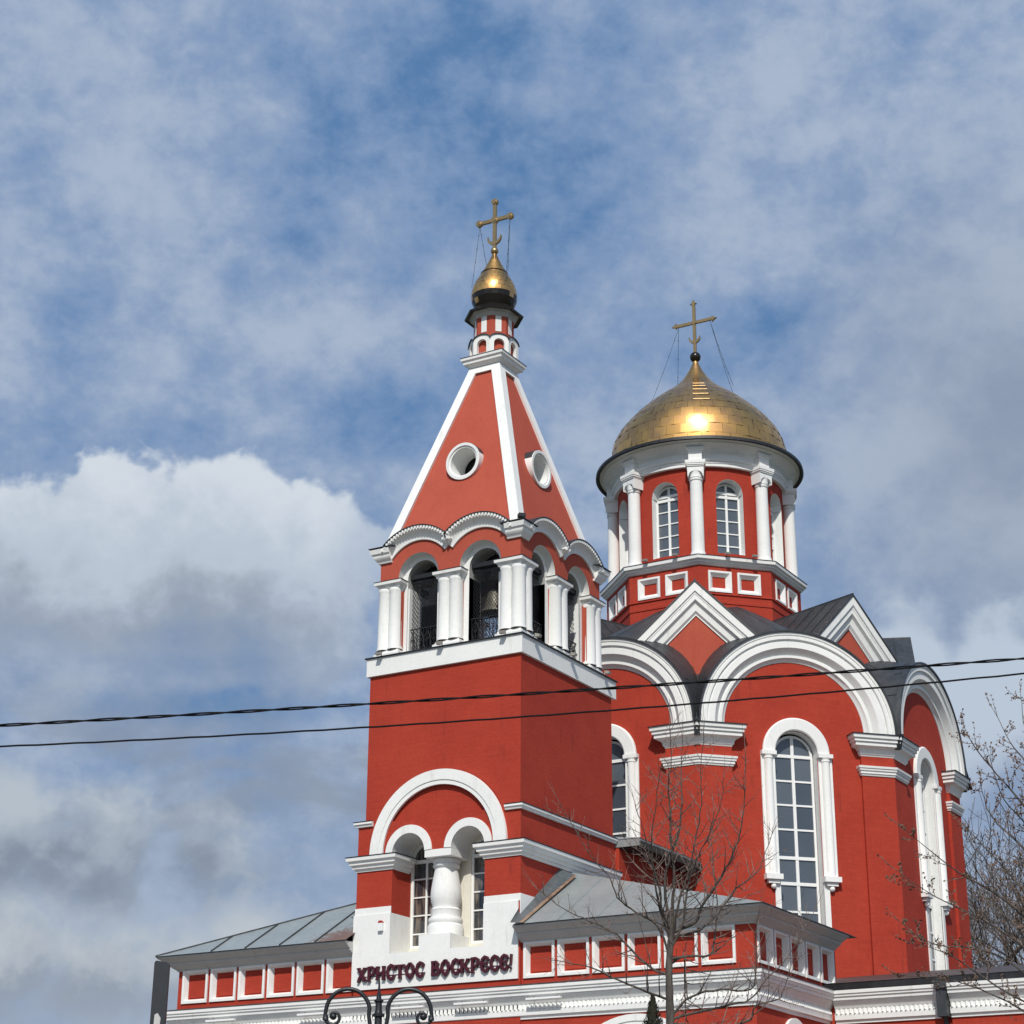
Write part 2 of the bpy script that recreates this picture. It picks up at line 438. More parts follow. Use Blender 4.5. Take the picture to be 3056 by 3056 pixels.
    def plate(s, F, poly, d0, d1):                     # outline with thickness
        s.sheet(F, poly, (), d1); s.reveal(F, poly, d0, d1)
    def build(s, name, mat, parent=None, smooth=None):
        me = bpy.data.meshes.new(name); me.from_pydata(s.v, [], s.f); me.materials.append(MATS[mat])
        if any(u for u in s.uv):
            l = me.uv_layers.new(name='UVMap'); i = 0
            for f, u in zip(s.f, s.uv):
                for k in range(len(f)):
                    l.data[i].uv = u[k] if u else (0.5, 0.5); i += 1
        me.validate(); me.update()
        if smooth is not None:
            me.shade_smooth(); me.set_sharp_from_angle(angle=radians(smooth))
        o = bpy.data.objects.new(name, me); COL.objects.link(o)
        if parent is not None: attach(o, parent)
        return o

BASE = {}
def attach(o, parent):
    o.parent = parent
    o.matrix_parent_inverse = Matrix.Translation(-BASE.get(parent.name, Vector((0, 0, 0))))
def thing(name, label, cat, loc, group=None):
    e = bpy.data.objects.new(name, None); COL.objects.link(e); e.location = loc; e.empty_display_size = .5
    BASE[e.name] = Vector(loc)
    return tag(e, label, cat, group)
def tag(o, label, cat, group=None):
    o['label'] = label; o['category'] = cat
    if group: o['group'] = group
    return o
def structure(o): o['kind'] = 'structure'; return o
def frame(o, u, n):
    o = Vector((o[0], o[1], 0)); u = Vector((u[0], u[1], 0)).normalized(); n = Vector((n[0], n[1], 0)).normalized()
    def F(a, z, d=0.0): return o + u * a + n * d + Vector((0, 0, z))
    return F
def shifted(F, du=0.0, dd=0.0): return lambda a, z, d=0.0: F(a + du, z, d + dd)
def arch(uc, w, z0, zs, seg=20, rz=None):              # closed outline of an arched opening, counter clockwise
    rz = rz or w
    return [(uc - w, z0), (uc + w, z0)] + [(uc + w * cos(pi * k / seg), zs + rz * sin(pi * k / seg)) for k in range(seg + 1)]
def arc(uc, zc, rx, rz=None, a0=pi, a1=0.0, seg=28):   # open path, left to right
    rz = rz or rx
    return [(uc + rx * cos(a0 + (a1 - a0) * k / seg), zc + rz * sin(a0 + (a1 - a0) * k / seg)) for k in range(seg + 1)]

def arched_window(parent, F, uc, w, z0, zs, d, bars, mull=.05, fw=.07, thick=(), pane='window_glass', deep=.06, fmat='white_paint', bt=.045):
    """white sash with a mullion, glazing bars at the heights given, and glass behind"""
    b = MB()
    out_ = arch(uc, w, z0, zs, 16)
    inn = arch(uc, w - fw, z0 + fw, zs, 16)
    b.sheet(F, out_, (inn,), d + deep); b.reveal(F, inn, d, d + deep); b.reveal(F, out_, d + deep, d)
    if mull: b.fbox(F, uc - mull / 2, uc + mull / 2, z0 + fw * .9, zs + w - fw * .9, d, d + deep - .004)
    for z in bars:
        t = .12 if z in thick else bt
        h = w - fw * .9 if z <= zs else sqrt(max(.01, (w - fw) ** 2 - (z - zs) ** 2))
        b.fbox(F, uc - h, uc + h, z - t / 2, z + t / 2, d, d + deep + (.008 if z in thick else -.010))
    f = b.build('window', fmat, parent)
    g = MB(); rg = random.Random(int(z0 * 100 + uc * 10) + len(bpy.data.objects))
    zz = [z0 + .01] + [z for z in sorted(bars) if z <= zs + .001]
    cols = ((uc - w + .01, uc), (uc, uc + w - .01)) if mull else ((uc - w + .01, uc + w - .01),)
    for za, zb in zip(zz, zz[1:]):                       # every light of glass sits a touch askew in its putty
        for ua, ub in cols:
            a, c_ = rg.uniform(-.008, .008), rg.uniform(-.006, .006)
            g.add([F(ua, za, d + .014 - a - c_), F(ub, za, d + .014 + a - c_), F(ub, zb, d + .014 + a + c_), F(ua, zb, d + .014 - a + c_)], [(0, 1, 2, 3)])
    zt = zz[-1]
    if zt < zs - .01: g.add([F(uc - w + .01, zt, d + .012), F(uc + w - .01, zt, d + .012), F(uc + w - .01, zs, d + .012), F(uc - w + .01, zs, d + .012)], [(0, 1, 2, 3)])
    g.sheet(F, [(uc + (w - .01) * cos(pi * k / 16), zs + (w - .01) * sin(pi * k / 16)) for k in range(17)], (), d + .012)
    g.build('pane', pane, f)
    return f

# ------------------------------------------------------------------ ground, street (all below the picture, they carry the place and bounce light)
g = MB(); g.add([(-900, -900, -.02), (900, -900, -.02), (900, 900, -.02), (-900, 900, -.02)], [(0, 1, 2, 3)])
structure(g.build('ground', 'spring_lawn'))
g = MB(); g.add([(-400, -48, .0), (400, -48, .0), (400, -36, .0), (-400, -36, .0)], [(0, 1, 2, 3)])
structure(g.build('road', 'asphalt'))
g = MB(); g.box(-400, 400, -36, -32, -.1, .12); g.box(-400, 400, -57, -48.3, -.1, .12)
structure(g.build('pavement', 'paving'))
g = MB(); g.box(-400, 400, -48.3, -48.0, -.1, .13); g.box(-400, 400, -36.3, -36.004, -.1, .13)
structure(g.build('kerb', 'granite_kerb'))
g = MB(); g.box(-22, 22, -20, 0, -.1, .05)
structure(g.build('forecourt', 'paving'))

# ================================================================== BELL TOWER
tower = thing('bell_tower', 'tall red square bell tower with white arcaded belfry, tent spire and small gold onion dome', 'bell tower', (-3.0, 3.2, 0))
FRONT = frame((0, 0), (1, 0), (0, -1))                 # u = x, outward = -y
Y1 = 6.4
# upper shaft, plain red
b = MB(); b.box(-6, 0, 0, Y1, 15.0, 20.6)
b.build('shaft', 'red_stucco', tower)
# white band under the belfry with a dark drip edge
b = MB(); b.box(-6.1, .1, -.1, 6.6, 20.43, 21.06)
b.build('band', 'white_plaster', tower)
b = MB(); b.box(-6.16, .16, -.16, 6.66, 21.062, 21.10)
b.build('drip_edge', 'black_flashing', tower)

# lower tier with the deep double-arched niche
NX0, NX1, NZ = -4.85, -1.25, 10.96
cA, cB, rI, zS = -4.19, -1.90, .63, 14.2
XL, XR, YF = -6.22, .06, -.08
FT = shifted(FRONT, 0, .08)
seg = 18
hole = [(cA - rI, NZ), (cB + rI, NZ)]
hole += [(cB + rI * cos(pi * k / seg), zS + rI * sin(pi * k / seg)) for k in range(seg + 1)]
hole += [(cA + rI * cos(pi * k / seg), zS + rI * sin(pi * k / seg)) for k in range(seg + 1)]
b = MB(); b.sheet(FT, [(XL, 0), (XR, 0), (XR, 15.3), (XL, 15.3)], (hole,), 0)
FRr = frame((XR, 0), (0, 1), (1, 0))
b.sheet(FRr, [(YF, 0), (Y1, 0), (Y1, 15.3), (YF, 15.3)], (), 0)
b.add([(XL, YF, 0), (XL, Y1, 0), (XL, Y1, 15.3), (XL, YF, 15.3)], [(0, 3, 2, 1)])
b.add([(XL, Y1, 0), (XR, Y1, 0), (XR, Y1, 15.3), (XL, Y1, 15.3)], [(0, 1, 2, 3)])
b.add([(XL, YF, 15.3), (XR, YF, 15.3), (XR, Y1, 15.3), (XL, Y1, 15.3)], [(0, 1, 2, 3)])
# red upper jambs inside the niche
for xx, sgn in ((cA - rI, 1), (cB + rI, -1)):
    q = [(xx, YF, 12.28), (xx, 1.04, 12.28), (xx, 1.04, 13.75), (xx, YF, 13.75)]
    b.add(q, [(0, 1, 2, 3) if sgn > 0 else (3, 2, 1, 0)])
b.build('lower_wall', 'red_stucco', tower)
# white lower jambs, vaults and sill of the niche
for xx, sgn in ((cA - rI, 1), (cB + rI, -1)):
    for z0, z1 in ((NZ, 12.28), (13.75, zS)):
        b = MB(); b.add([(xx, YF, z0), (xx, 1.04, z0), (xx, 1.04, z1), (xx, YF, z1)], [(0, 1, 2, 3) if sgn > 0 else (3, 2, 1, 0)])
        b.build('niche_jamb', 'white_plaster', tower)
for c_ in (cA, cB):
    b = MB(); b.reveal(FT, arc(c_, zS, rI, seg=24), 0, -1.14, closed=False)
    b.build('niche_vault', 'white_plaster', tower, 40)
b = MB(); b.box(cA - rI, cB + rI, YF - .05, 1.3, NZ - .05, NZ + .0)
b.build('niche_sill', 'cream_plaster', tower)
# back wall of the niche with two windows
Fb = frame((0, 1.04), (1, 0), (0, -1))
wn = [arch(cA - .03, .60, 11.25, 14.12, 16), arch(cB + .03, .60, 11.25, 14.12, 16)]
b = MB(); b.sheet(Fb, [(cA - rI - .05, NZ - .1), (cB + rI + .05, NZ - .1), (cB + rI + .05, 15.1), (cA - rI - .05, 15.1)], wn, 0)
for w_ in wn: b.reveal(Fb, w_, 0, -.12)
b.build('niche_back_wall', 'cream_plaster', tower)
for c_ in (cA - .03, cB + .03):
    arched_window(tower, Fb, c_, .60, 11.25, 14.12, -.10, (11.72, 12.32, 12.92, 13.52, 14.10), .07, .09, (14.10,), 'curtained_glass', fmat='white_paint')
# white slab facing over the lowest part
b = MB()
SL = [(XL - .05, 9.86), (0.0, 9.86), (0.0, 12.27), (cB + rI, 12.27), (cB + rI, NZ), (-2.50, NZ), (-2.50, 11.46), (-3.69, 11.46), (-3.69, NZ), (cA - rI, NZ), (cA - rI, 12.27), (XL - .05, 12.27)]
b.plate(shifted(FRONT, 0, .08), SL, 0.0, .055)
b.box(XL - .05, XL, YF - .054, 4.0, 9.86, 12.268)
b.build('plinth_slab', 'white_plaster', tower)
b = MB(); b.fbox(FT, XL - .02, cA - rI - .001, 12.272, 12.50, 0, .025)
b.build('plinth_strip', 'white_plaster', tower)
b = MB(); b.fbox(FT, cB + rI + .001, XR - .003, 12.272, 12.50, 0, .025); b.box(XR - .003, XR + .02, YF - .022, 1.0, 11.0, 12.50)
b.build('plinth_strip', 'white_plaster', tower)
# pedestal and baluster column
b = MB(); b.box(-3.688, -2.502, YF + .002, 1.28, NZ + .002, 11.458)
b.build('pedestal', 'white_plaster', tower)
b = MB()
b.lathe(-3.10, .53, [(0.0, 11.46), (0.584, 11.46), (0.584, 11.78), (0.558, 11.82), (0.533, 11.84), (0.558, 11.9), (0.567, 11.97), (0.546, 12.03), (0.486, 12.05), (0.486, 12.26), (0.502, 12.3), (0.429, 12.36), (0.446, 12.46), (0.486, 12.58), (0.506, 12.72), (0.502, 12.86), (0.486, 13.0), (0.454, 13.2), (0.418, 13.4), (0.392, 13.55), (0.381, 13.64), (0.421, 13.67), (0.446, 13.72), (0.434, 13.77), (0.405, 13.79), (0.446, 13.83), (0.465, 13.88), (0.462, 13.93), (0.421, 13.96), (0.0, 13.96)], 40)
b.build('baluster', 'white_plaster', tower, 35)
b = MB(); b.box(-3.55, -2.53, YF - .03, 1.15, 13.96, 14.196)
b.build('abacus', 'white_plaster', tower)
# white bands round the small arches, and the big stepped arch
for k, c_ in enumerate((cA, cB)):
    b = MB(); b.sweep(FT, arc(c_, zS, rI), [(0, -.02), (0, .05 + .002 * k), (.27, .05 + .002 * k), (.28, -.02)])
    b.build('small_arch', 'white_plaster', tower, 35)
b = MB(); b.sweep(FT, arc(-3.06, zS, 2.13, seg=48), [(0, -.02), (0, .07), (.14, .07), (.15, .10), (.50, .10), (.51, -.02)])
b.build('large_arch', 'white_plaster', tower, 35)
# impost cornice
prof = [(0, 13.70), (.04, 13.70), (.06, 13.78), (.12, 13.80), (.13, 13.88), (.20, 13.92), (.21, 14.02), (.28, 14.05), (.29, 14.16), (0, 14.17)]
for pth in ([(XL, Y1), (XL, YF), (cA - rI, YF), (cA - rI, .9)], [(cB + rI, .5), (cB + rI, YF), (XR, YF), (XR, Y1)]):
    b = MB(); b.ring(pth, prof, False)
    ic = b.build('impost_cornice', 'white_plaster', tower)
    b = MB(); b.ring(pth, [(0, 14.172), (.31, 14.172), (.31, 14.19), (0, 14.194)], False)
    b.build('flashing', 'black_flashing', ic)
# thin string course
prof = [(0, 15.2), (.07, 15.2), (.09, 15.26), (.13, 15.29), (.13, 15.36), (0, 15.37)]
for pth in ([(XL, Y1), (XL, YF), (-5.63, YF)], [(-.49, YF), (XR, YF), (XR, Y1)]):
    b = MB(); b.ring(pth, prof, False)
    sc_ = b.build('string_course', 'white_plaster', tower)
    b = MB(); b.ring(pth, [(0, 15.372), (.15, 15.372), (.15, 15.385), (0, 15.39)], False)
    b.build('flashing', 'black_flashing', sc_)

# ---- belfry
BX, BY, BH = -3.03, 3.1, 2.85
OFF, RO, RI_, ZSP = 1.26, .82, .62, 23.98
ARCC, R1, ZC = None, 1.385, 23.86
walls = MB(); inner = MB(); kok = MB(); rails = []; plinth = MB(); caps = MB(); capf = MB()
BF = []
for k in range(4):
    a = -pi / 2 + k * pi / 2; n = (cos(a), sin(a)); u = (-sin(a), cos(a))
    BF.append(frame((BX + n[0] * BH, BY + n[1] * BH), u, n))
for k, F in enumerate(BF):
    top = [(-BH, 23.64)]
    for s_ in (-1, 1):
        top += [(s_ * OFF - RO, 23.64)] + [(s_ * OFF + RO * cos(pi - pi * q / 22), ZSP + RO * sin(pi * q / 22)) for q in range(23)] + [(s_ * OFF + RO, 23.64)]
    top += [(BH, 23.64), (BH, 24.95)]
    for s_ in (1, -1):
        top += [(s_ * OFF + R1 * sin(t), ZC + R1 * cos(t) + .28) for t in [s2 * .9 for s2 in (.95, .7, .45, .2, -.05, -.3, -.55, -.8, -.95)]]
    top += [(-BH, 24.95)]
    walls.sheet(F, top, (), 0)
    for s_ in (-1, 1):
        hp = arch(s_ * OFF, RO, 23.64, ZSP, 22); hp = hp[1:] + hp[:1]
        ip = arch(s_ * OFF, RI_, 23.64, ZSP, 22); ip = ip[1:] + ip[:1]
        rev = MB(); rev.reveal(F, hp, 0, -.30, closed=False)
        m_ = len(hp); rev.add([F(u_, z_, -.30) for u_, z_ in hp] + [F(u_, z_, -.30) for u_, z_ in ip], [(q, q + 1, m_ + q + 1, m_ + q) for q in range(m_ - 1)])
        rev.build('belfry_arch_reveal', 'white_plaster', tower, 35)
        fp = arch(s_ * OFF, RI_, 21.09, ZSP, 22); inner.reveal(F, fp[1:] + fp[:1], -.30, -1.05, closed=False)
    # inner wall face, pieces round the openings
    inner.sheet(F, [(-OFF + RI_, 21.08), (OFF - RI_, 21.08), (OFF - RI_, 25.3), (-OFF + RI_, 25.3)], (), -1.06)
    # kokoshnik cornice: two wavy arches per face
    th = math.asin(1.24 / R1 * .98)
    kp = [(0, 0), (0, .07), (.04, .08), (.055, .06), (.12, .07), (.20, .10), (.27, .16), (.31, .21), (.325, .26), (.46, .26), (.46, 0)]
    for j, s_ in enumerate((-1, 1)):
        pth = [(s_ * OFF + R1 * sin(t), ZC + R1 * cos(t)) for t in [-th * .85 + th * 1.70 * q / 22 for q in range(23)]]
        kok.sweep(F, pth, [(n_, d_ * (1 - .012 * j)) for n_, d_ in kp])
        for q in range(25):
            t = -th * .84 + th * 1.68 * (q + .5) / 25; rr = R1 + .395
            c0 = (s_ * OFF + rr * sin(t), ZC + rr * cos(t))
            e = .036
            kok.fbox(F, c0[0] - e, c0[0] + e, c0[1] - .045, c0[1] + .045, .24, .315)
corner_prof = [(0, 24.62), (.07, 24.62), (.09, 24.68), (.13, 24.72), (.19, 24.79), (.21, 24.84), (.21, 24.92), (.27, 24.94), (.31, 25.10), (0, 25.14)]
for k in range(4):
    F = BF[k]; F2 = BF[(k + 1) % 4]
    p = [F(2.36, 0), F(BH, 0), F2(-2.36, 0)]
    kok.ring([(q.x, q.y) for q in p], corner_prof, False)
walls.build('belfry_wall', 'red_spire', tower)
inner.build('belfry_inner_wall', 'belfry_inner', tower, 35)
kok.build('wavy_cornice', 'white_plaster', tower, 35)
kt = MB()
for k, F in enumerate(BF):                              # sheet metal on top of the wavy cornice
    for s_ in (-1, 1):
        th = math.asin(1.24 / R1 * .98)
        pth = [(s_ * OFF + (R1 + .465) * sin(t), ZC + (R1 + .465) * cos(t)) for t in [-th * .74 + th * 1.48 * q / 20 for q in range(21)]]
        kt.sweep(F, pth, [(0, -1.1), (0, .33), (.022, .33), (.022, -1.1)])
for k in range(4):
    F = BF[k]; F2 = BF[(k + 1) % 4]; p = [F(2.2, 0), F(BH, 0), F2(-2.2, 0)]
    kt.ring([(q.x, q.y) for q in p], [(-.9, 25.2), (.34, 25.142), (.34, 25.16), (-.9, 25.24)], False)
kt.build('cornice_metal', 'dark_roof_metal', tower, 35)
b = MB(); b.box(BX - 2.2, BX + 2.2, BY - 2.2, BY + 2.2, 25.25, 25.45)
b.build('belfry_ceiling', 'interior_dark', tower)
# clustered columns
cen = []
for sx in (-1, 1):
    for sy in (-1, 1):
        q = BH - .15; e = .435
        cen += [(BX + sx * q, BY + sy * q), (BX + sx * (q - e), BY + sy * q), (BX + sx * q, BY + sy * (q - e))]
for a in (-.22, .22):
    q = BH - .15
    cen += [(BX + a, BY - q), (BX + a, BY + q), (BX - q, BY + a), (BX + q, BY + a)]
for cx_, cy_ in cen:
    b = MB(); b.lathe(cx_, cy_, [(.275, 21.42), (.27, 21.48), (.248, 21.54), (.246, 22.4), (.236, 23.50), (.25, 23.54), (.262, 23.60), (.25, 23.66)], 24)
    b.build('belfry_column', 'white_plaster', tower, 40)
def pier_paths(ins):
    L = []
    for k in range(4):
        F = BF[k]; F2 = BF[(k + 1) % 4]
        L.append([F(BH - .80 - ins, 0, -.34), F(BH - .80 - ins, 0, ins), F(BH + ins, 0, ins), F2(-BH + .80 + ins, 0, ins), F2(-BH + .80 + ins, 0, -.34)])
        L.append([F(-.43 - ins, 0, -.34), F(-.43 - ins, 0, ins), F(.43 + ins, 0, ins), F(.43 + ins, 0, -.34)])
    return [[(p.x, p.y) for p in l] for l in L]
for l in pier_paths(.0):
    b = MB(); b.ring(l, [(-.5, 21.1), (.12, 21.1), (.12, 21.27), (.06, 21.30), (.05, 21.36), (-.02, 21.43), (-.5, 21.43)], False)
    b.build('column_base', 'white_plaster', tower)
    b = MB(); b.ring(l, [(-.5, 23.62), (-.02, 23.62), (.05, 23.68), (.07, 23.76), (.15, 23.80), (.16, 23.90), (-.5, 23.91)], False)
    cp = b.build('column_capital', 'white_plaster', tower)
    b = MB(); b.ring(l, [(-.5, 23.912), (.175, 23.912), (.175, 23.925), (-.5, 23.94)], False)
    b.build('flashing', 'black_flashing', cp)
# pier cores behind the columns
for k in range(4):
    F = BF[k]
    for u0, u1, j0, j1 in ((-.435, .435, -OFF + RI_, OFF - RI_), (BH - .83, BH - .10, OFF + RI_, BH - .32), (-BH + .10, -BH + .83, -BH + .32, -OFF - RI_)):
        b = MB(); b.fbox(F, u0, u1, 21.43, 23.62, -.285, -.10)
        pc = b.build('pier_core', 'red_spire', tower)
        b = MB(); b.fbox(F, j0, j1, 21.10, 23.645, -1.04, -.29)
        b.build('pier_jamb', 'white_plaster', pc)
# railings, beams and nets in each opening
for k, F in enumerate(BF):
    for s_ in (-1, 1):
        c_ = s_ * OFF; d = -.42
        r = MB()
        r.fbox(F, c_ - .6, c_ + .6, 22.13, 22.165, d - .02, d + .02); r.fbox(F, c_ - .6, c_ + .6, 21.2, 21.23, d - .015, d + .015)
        for q in range(9):
            u_ = c_ - .56 + 1.12 * q / 8; r.fbox(F, u_ - .009, u_ + .009, 21.1, 22.14, d - .009, d + .009)
        for q in range(4):
            u_ = c_ - .42 + .28 * q
            for sgn in (-1, 1):
                pts = [F(u_ + sgn * (.03 + .10 * sin(pi * w / 10) ** 1), 21.28 + .075 * w, d) for w in range(11)]
                r.tube(pts, .010, 4)
            pts = [F(u_ + .055 * cos(w * .7), 21.72 + .06 * sin(w * .7), d + .012) for w in range(10)]
            r.tube(pts, .010, 4)
        rl = r.build('railing', 'black_iron', tower)
        r = MB(); r.fbox(F, c_ - .60, c_ + .60, 24.0, 24.16, -.62, -.42); r.fbox(F, c_ - .6, c_ + .6, 23.86, 23.9, -.60, -.56)
        r.build('lintel_beam', 'black_iron', tower)
        r = MB()
        for q in range(-30, 31):
            for sg in (-1, 1):
                u0 = q * .105; z0, z1 = 21.15, 24.0
                # clip a diagonal strip to the opening
                pts = []
                ua, za, ub, zb = u0 - sg * 1.42 * .62, z0, u0 + sg * 1.42 * .62, z1
                t0, t1 = 0.0, 1.0
                du = ub - ua
                lo, hi = ((-.58 - ua) / du, (.58 - ua) / du)
                if lo > hi: lo, hi = hi, lo
                t0 = max(t0, lo); t1 = min(t1, hi)
                if t1 - t0 < .02: continue
                A_ = (ua + du * t0, za + (zb - za) * t0); B_ = (ua + du * t1, za + (zb - za) * t1); w_ = .0095
                r.add([F(c_ + A_[0] - w_, A_[1], -.5 - .004 * sg), F(c_ + A_[0] + w_, A_[1], -.5 - .004 * sg), F(c_ + B_[0] + w_, B_[1], -.5 - .004 * sg), F(c_ + B_[0] - w_, B_[1], -.5 - .004 * sg)], [(0, 1, 2, 3)])
        r.build('bird_net', 'black_iron', tower)

# ---- tent spire
SX, SY = -3.02, 3.07
ZB, ZT, HB, HT = 25.10, 32.62, 2.83, .65
def hz(z): return HB + (HT - HB) * (z - ZB) / (ZT - ZB)
SF = []
for k in range(4):
    a = -pi / 2 + k * pi / 2; SF.append((frame((SX, SY), (-sin(a), cos(a)), (cos(a), sin(a)))))
b = MB()
tilt = (HB - HT) / (ZT - ZB)
dorm = [(.64 * cos(2 * pi * q / 40), 28.28 + .64 * sin(2 * pi * q / 40)) for q in range(40)]
for F in SF:
    b.sheet(F, [(-hz(ZB), ZB), (hz(ZB), ZB), (hz(ZT), ZT), (-hz(ZT), ZT)], (dorm,), lambda z: hz(z) - .10)
b.build('spire', 'red_spire', tower)
wr = .38
for k in range(4):                                       # corner ribs
    F = SF[k]; F2 = SF[(k + 1) % 4]; b = MB(); vs = []
    for z in (ZB, ZT):
        h = hz(z)
        vs += [F(h - wr, z, h - .11), F(h - wr, z, h), F(h, z, h), F2(-h + wr, z, h), F2(-h + wr, z, h - .11)]
    b.add(vs, [(0, 1, 6, 5), (1, 2, 7, 6), (2, 3, 8, 7), (3, 4, 9, 8)])
    b.build('spire_rib', 'white_plaster', tower)
b = MB()
for F in SF:
    z0 = 32.36; b.add([F(-hz(z0) + wr, z0, hz(z0) - .11), F(hz(z0) - wr, z0, hz(z0) - .11), F(hz(z0) - wr, z0, hz(z0) - .002), F(-hz(z0) + wr, z0, hz(z0) - .002),
                   F(hz(ZT) - wr, ZT, hz(ZT) - .002), F(-hz(ZT) + wr, ZT, hz(ZT) - .002)], [(0, 1, 2, 3), (3, 2, 4, 5)])
b.build('spire_collar', 'white_plaster', tower)
for k, F in enumerate(SF):                               # round dormers
    zc, ro, ri, df = 28.28, .70, .53, 2.07
    N = 48; ca = [(cos(2 * pi * q / N), sin(2 * pi * q / N)) for q in range(N)]
    b = MB()
    oc = [(ro * c_, zc + ro * s_) for c_, s_ in ca]; ic = [(ri * c_, zc + ri * s_) for c_, s_ in ca]; mc = [((ri + .07) * c_, zc + (ri + .07) * s_) for c_, s_ in ca]
    b.sheet(F, oc, (mc,), df); b.reveal(F, mc, df, df - .05); b.sheet(F, mc, (ic,), df - .05); b.reveal(F, oc, df, 1.2); b.reveal(F, ic, df - .05, 1.05)
    dm = b.build('round_dormer', 'white_plaster', tower, 40)
    b = MB(); b.sheet(F, [(ri * 1.1 * c_, zc + ri * 1.1 * s_) for c_, s_ in ca], (), .95)
    b.build('dark_opening', 'black_iron', dm)
    b = MB(); b.reveal(F, [((ro + .012) * cos(t), zc + (ro + .012) * sin(t)) for t in [radians(20 + 140 * q / 30) for q in range(31)]], df - .03, 1.2, closed=False)
    b.build('metal_cover', 'dark_roof_metal', dm, 40)
# ---- cap and lantern
sq = lambda h: [(SX - h, SY - h), (SX + h, SY - h), (SX + h, SY + h), (SX - h, SY + h)]
b = MB()
pr = [(-.2, 32.58), (.02, 32.58), (.05, 32.62), (.14, 32.70), (.20, 32.76), (.24, 32.76), (.25, 32.86), (.31, 32.90), (.32, 33.0), (-.5, 33.0)]
b.ring(sq(.58), pr); b.build('spire_cap', 'white_plaster', tower)
b = MB(); b.ring(sq(.58), [(-.56, 33.10), (.335, 33.002), (.335, 33.02), (-.56, 33.12)]); b.build('flashing', 'dark_roof_metal', tower)
octp = lambda r, c=(SX, SY), rot=pi / 8: [(c[0] + r * cos(rot + q * pi / 4), c[1] + r * sin(rot + q * pi / 4)) for q in range(8)]
LR = .76
b = MB(); b.ring(octp(LR), [(0, 33.0), (0, 34.75)]); b.build('lantern_wall', 'red_spire', tower)
ar = MB(); am = MB(); pn = MB(); pv = MB()
for q in range(8):
    a = -pi / 2 + q * pi / 4; apo = LR * cos(pi / 8)
    F = frame((SX + cos(a) * (apo + .16), SY + sin(a) * (apo + .16)), (-sin(a), cos(a)), (cos(a), sin(a)))
    hw = (apo + .16) * math.tan(pi / 8)
    hl = arch(0, .20, 33.06, 33.42, 12)
    o_ = [(-hw, 33.03), (hw, 33.03), (hw, 33.60)] + [(hw * cos(t), 33.60 + .20 * sin(t)) for t in (pi * .12, pi * .25, pi * .38, pi * .5, pi * .62, pi * .75, pi * .88)] + [(-hw, 33.60)]
    ar.sheet(F, o_, (hl,), 0); ar.reveal(F, hl, 0, -.14)
    pth = [(hw * cos(t), 33.60 + .20 * sin(t)) for t in [pi - pi * w / 12 for w in range(13)]]
    am.sweep(F, pth, [(0, -.16), (0, .05), (.02, .05), (.03, -.16)], .41, .41)
    F0 = frame((SX + cos(a) * apo, SY + sin(a) * apo), (-sin(a), cos(a)), (cos(a), sin(a)))
    pn.fbox(F0, -.115, .115, 33.98, 34.62, -.02, .012)
ar.build('lantern_arcade', 'white_plaster', tower, 35); am.build('arcade_flashing', 'dark_roof_metal', tower, 35)
pn.build('lantern_panel', 'white_plaster', tower)
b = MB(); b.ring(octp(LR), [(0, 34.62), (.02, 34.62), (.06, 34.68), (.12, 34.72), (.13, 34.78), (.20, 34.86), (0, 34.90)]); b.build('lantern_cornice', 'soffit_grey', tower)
b = MB(); b.ring(octp(LR), [(.15, 34.84), (.33, 34.80), (.345, 34.86), (.0, 35.16), (-.2, 35.28), (-.4, 35.3)]); b.build('lantern_roof', 'dark_bronze', tower)

